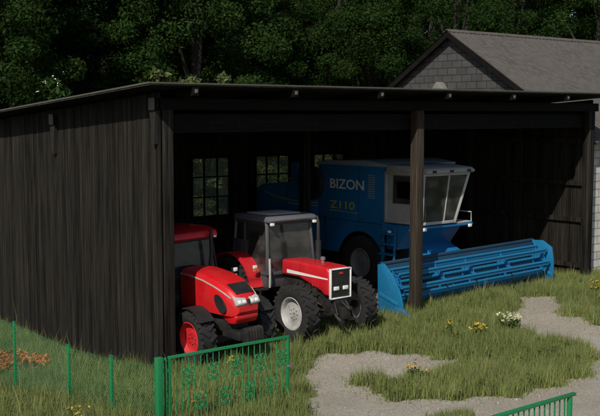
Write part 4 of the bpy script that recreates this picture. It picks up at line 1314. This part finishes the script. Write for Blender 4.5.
gate = thing('metal_gate', (-2.83, -4.52, 0), 'green metal gate of upright bars and scrollwork before the left red tractor', 'gate')
panel(gate, .17, 2.62, .05, 1.28)
MB().obox((0, 0, .5), (.11, .11, 1.58)).build('hinge_post', M['green'], gate, bevel=.008)
MB().obox((.12, 0, .62), (.035, .03, 1.3)).build('hinge_post', M['green'], gate, bevel=.004)
lt = MB(); lt.box(2.56, 2.70, -.035, -.015, .72, .76); lt.tube([(2.59, -.025, .74), (2.59, -.08, .74), (2.52, -.085, .74)], .009, 6); lt.build('latch', M['steel'], gate, bevel=.003)
hg = MB()
for z in (.3, 1.05): hg.box(.05, .18, -.012, .012, z - .02, z + .02)
hg.build('hinge', M['green'], gate, smooth=0)

rail = thing('railing', (1.0, -9.5, 0), 'green metal railing of thin bars cut by the bottom edge of the picture', 'railing')
r_ = MB(); r_.box(-2.75, .10, -.03, .03, 1.075, 1.12); r_.box(-2.7, -.02, -.022, .022, .12, .16)
r_.build('top_rail', M['green'], rail, bevel=.006)
MB().box(-.045, .015, -.03, .03, -.1, 1.073).build('post', M['green'], rail, bevel=.006)
MB().box(-2.74, -2.68, -.03, .03, -.1, 1.073).build('post', M['green'], rail, bevel=.006)
for k in range(1, 23):
    x = -.02 - k * .115
    MB().box(x - .008, x + .008, -.008, .008, .165, 1.072).build('bar', M['green'], rail, smooth=0)

fence = thing('wire_fence', (-2.83, -4.5, 0), 'low wire fence on thin green posts running back along the left shed wall', 'fence')
fposts = [(-2.83, 1.04, .96), (-2.83, -1.36, .92), (-2.83, -2.97, 1.02), (-2.83, 3.6, .95), (-2.83, 6.2, .92)]
for (x, y, zt) in fposts:
    m = MB(); m.obox((0, y + 4.5, zt - .85), (.052, .052, 1.7)); m.box(-.03, .03, y + 4.5 - .03, y + 4.5 + .03, zt, zt + .014)
    m.build('post', M['green'], fence, bevel=.005)
order = sorted([(y, zt) for (_, y, zt) in fposts] + [(-4.5, 1.2)])
for (ya, za), (yb, zb) in zip(order[:-1], order[1:]):
    m = MB(); L0 = yb - ya; Hm = 1.75; cell = .075
    n = int((L0 + Hm) / cell)
    for sg in (1, -1):
        for k in range(n):
            c0 = k * cell - (Hm if sg > 0 else 0)
            # a slanting wire clipped to the bay
            q0, q1 = max(0, -c0 * sg if sg > 0 else c0 - L0), 0
            if sg > 0: t0, t1 = max(0, -c0), min(Hm, L0 - c0); ends = [(c0 + t0, t0), (c0 + t1, t1)]
            else: t0, t1 = max(0, c0 - L0), min(Hm, c0); ends = [(c0 - t0, t0), (c0 - t1, t1)]
            if t1 - t0 < .03: continue
            P2 = []
            for (u, v) in ends:
                top = za + (zb - za) * u / L0 - .06
                P2.append((.012 * sg, ya + 4.5 + u, top - Hm + v))
            m.tube(P2, .0022, 3)
    m.build('wire_mesh', M['wire'], fence, smooth=0)
for dz in (.06, .5, .95):
    m = MB()
    m.tube([(0.03, y + 4.5, zt - dz) for (y, zt) in order], .0022, 4)
    m.build('wire', M['wire'], fence, smooth=0)


# ------------------------------------------------------------------ camera, light, render settings
cam = bpy.data.cameras.new('camera'); co = link('camera', cam)
co.location = CAM
pit = math.atan(93 / 1000)
fw = Vector((FWD.x * math.cos(pit), FWD.y * math.cos(pit), -math.sin(pit)))
co.rotation_euler = fw.to_track_quat('-Z', 'Y').to_euler()
cam.sensor_width = 36; cam.sensor_fit = 'HORIZONTAL'; cam.lens = 60; cam.clip_end = 800; cam.clip_start = .1
S.camera = co

sd = Vector((1, .59, -1.04)).normalized()
sun = bpy.data.lights.new('sun', 'SUN'); sun.energy = 4.0; sun.angle = R(.5); sun.color = (1, .95, .87)
so = link('sun', sun); so.rotation_euler = sd.to_track_quat('-Z', 'Y').to_euler(); so.location = (-20, -10, 30)
w = bpy.data.worlds.new('World'); S.world = w; w.use_nodes = True
N = w.node_tree.nodes; L = w.node_tree.links
sky = N.new('ShaderNodeTexSky'); sky.sky_type = 'NISHITA'; sky.sun_disc = False
sky.sun_elevation = math.asin(-sd.z); sky.sun_rotation = math.atan2(-sd.x, -sd.y)
bg = N['Background']; bg.inputs['Strength'].default_value = .085
L.new(sky.outputs[0], bg.inputs['Color'])
S.view_settings.view_transform = 'Standard'; S.view_settings.look = 'None'
S.view_settings.exposure = 0; S.view_settings.gamma = 1; S.view_settings.use_curve_mapping = False
S.render.engine = 'CYCLES'
S.cycles.max_bounces = 8; S.cycles.transparent_max_bounces = 12
S.cycles.use_denoising = True
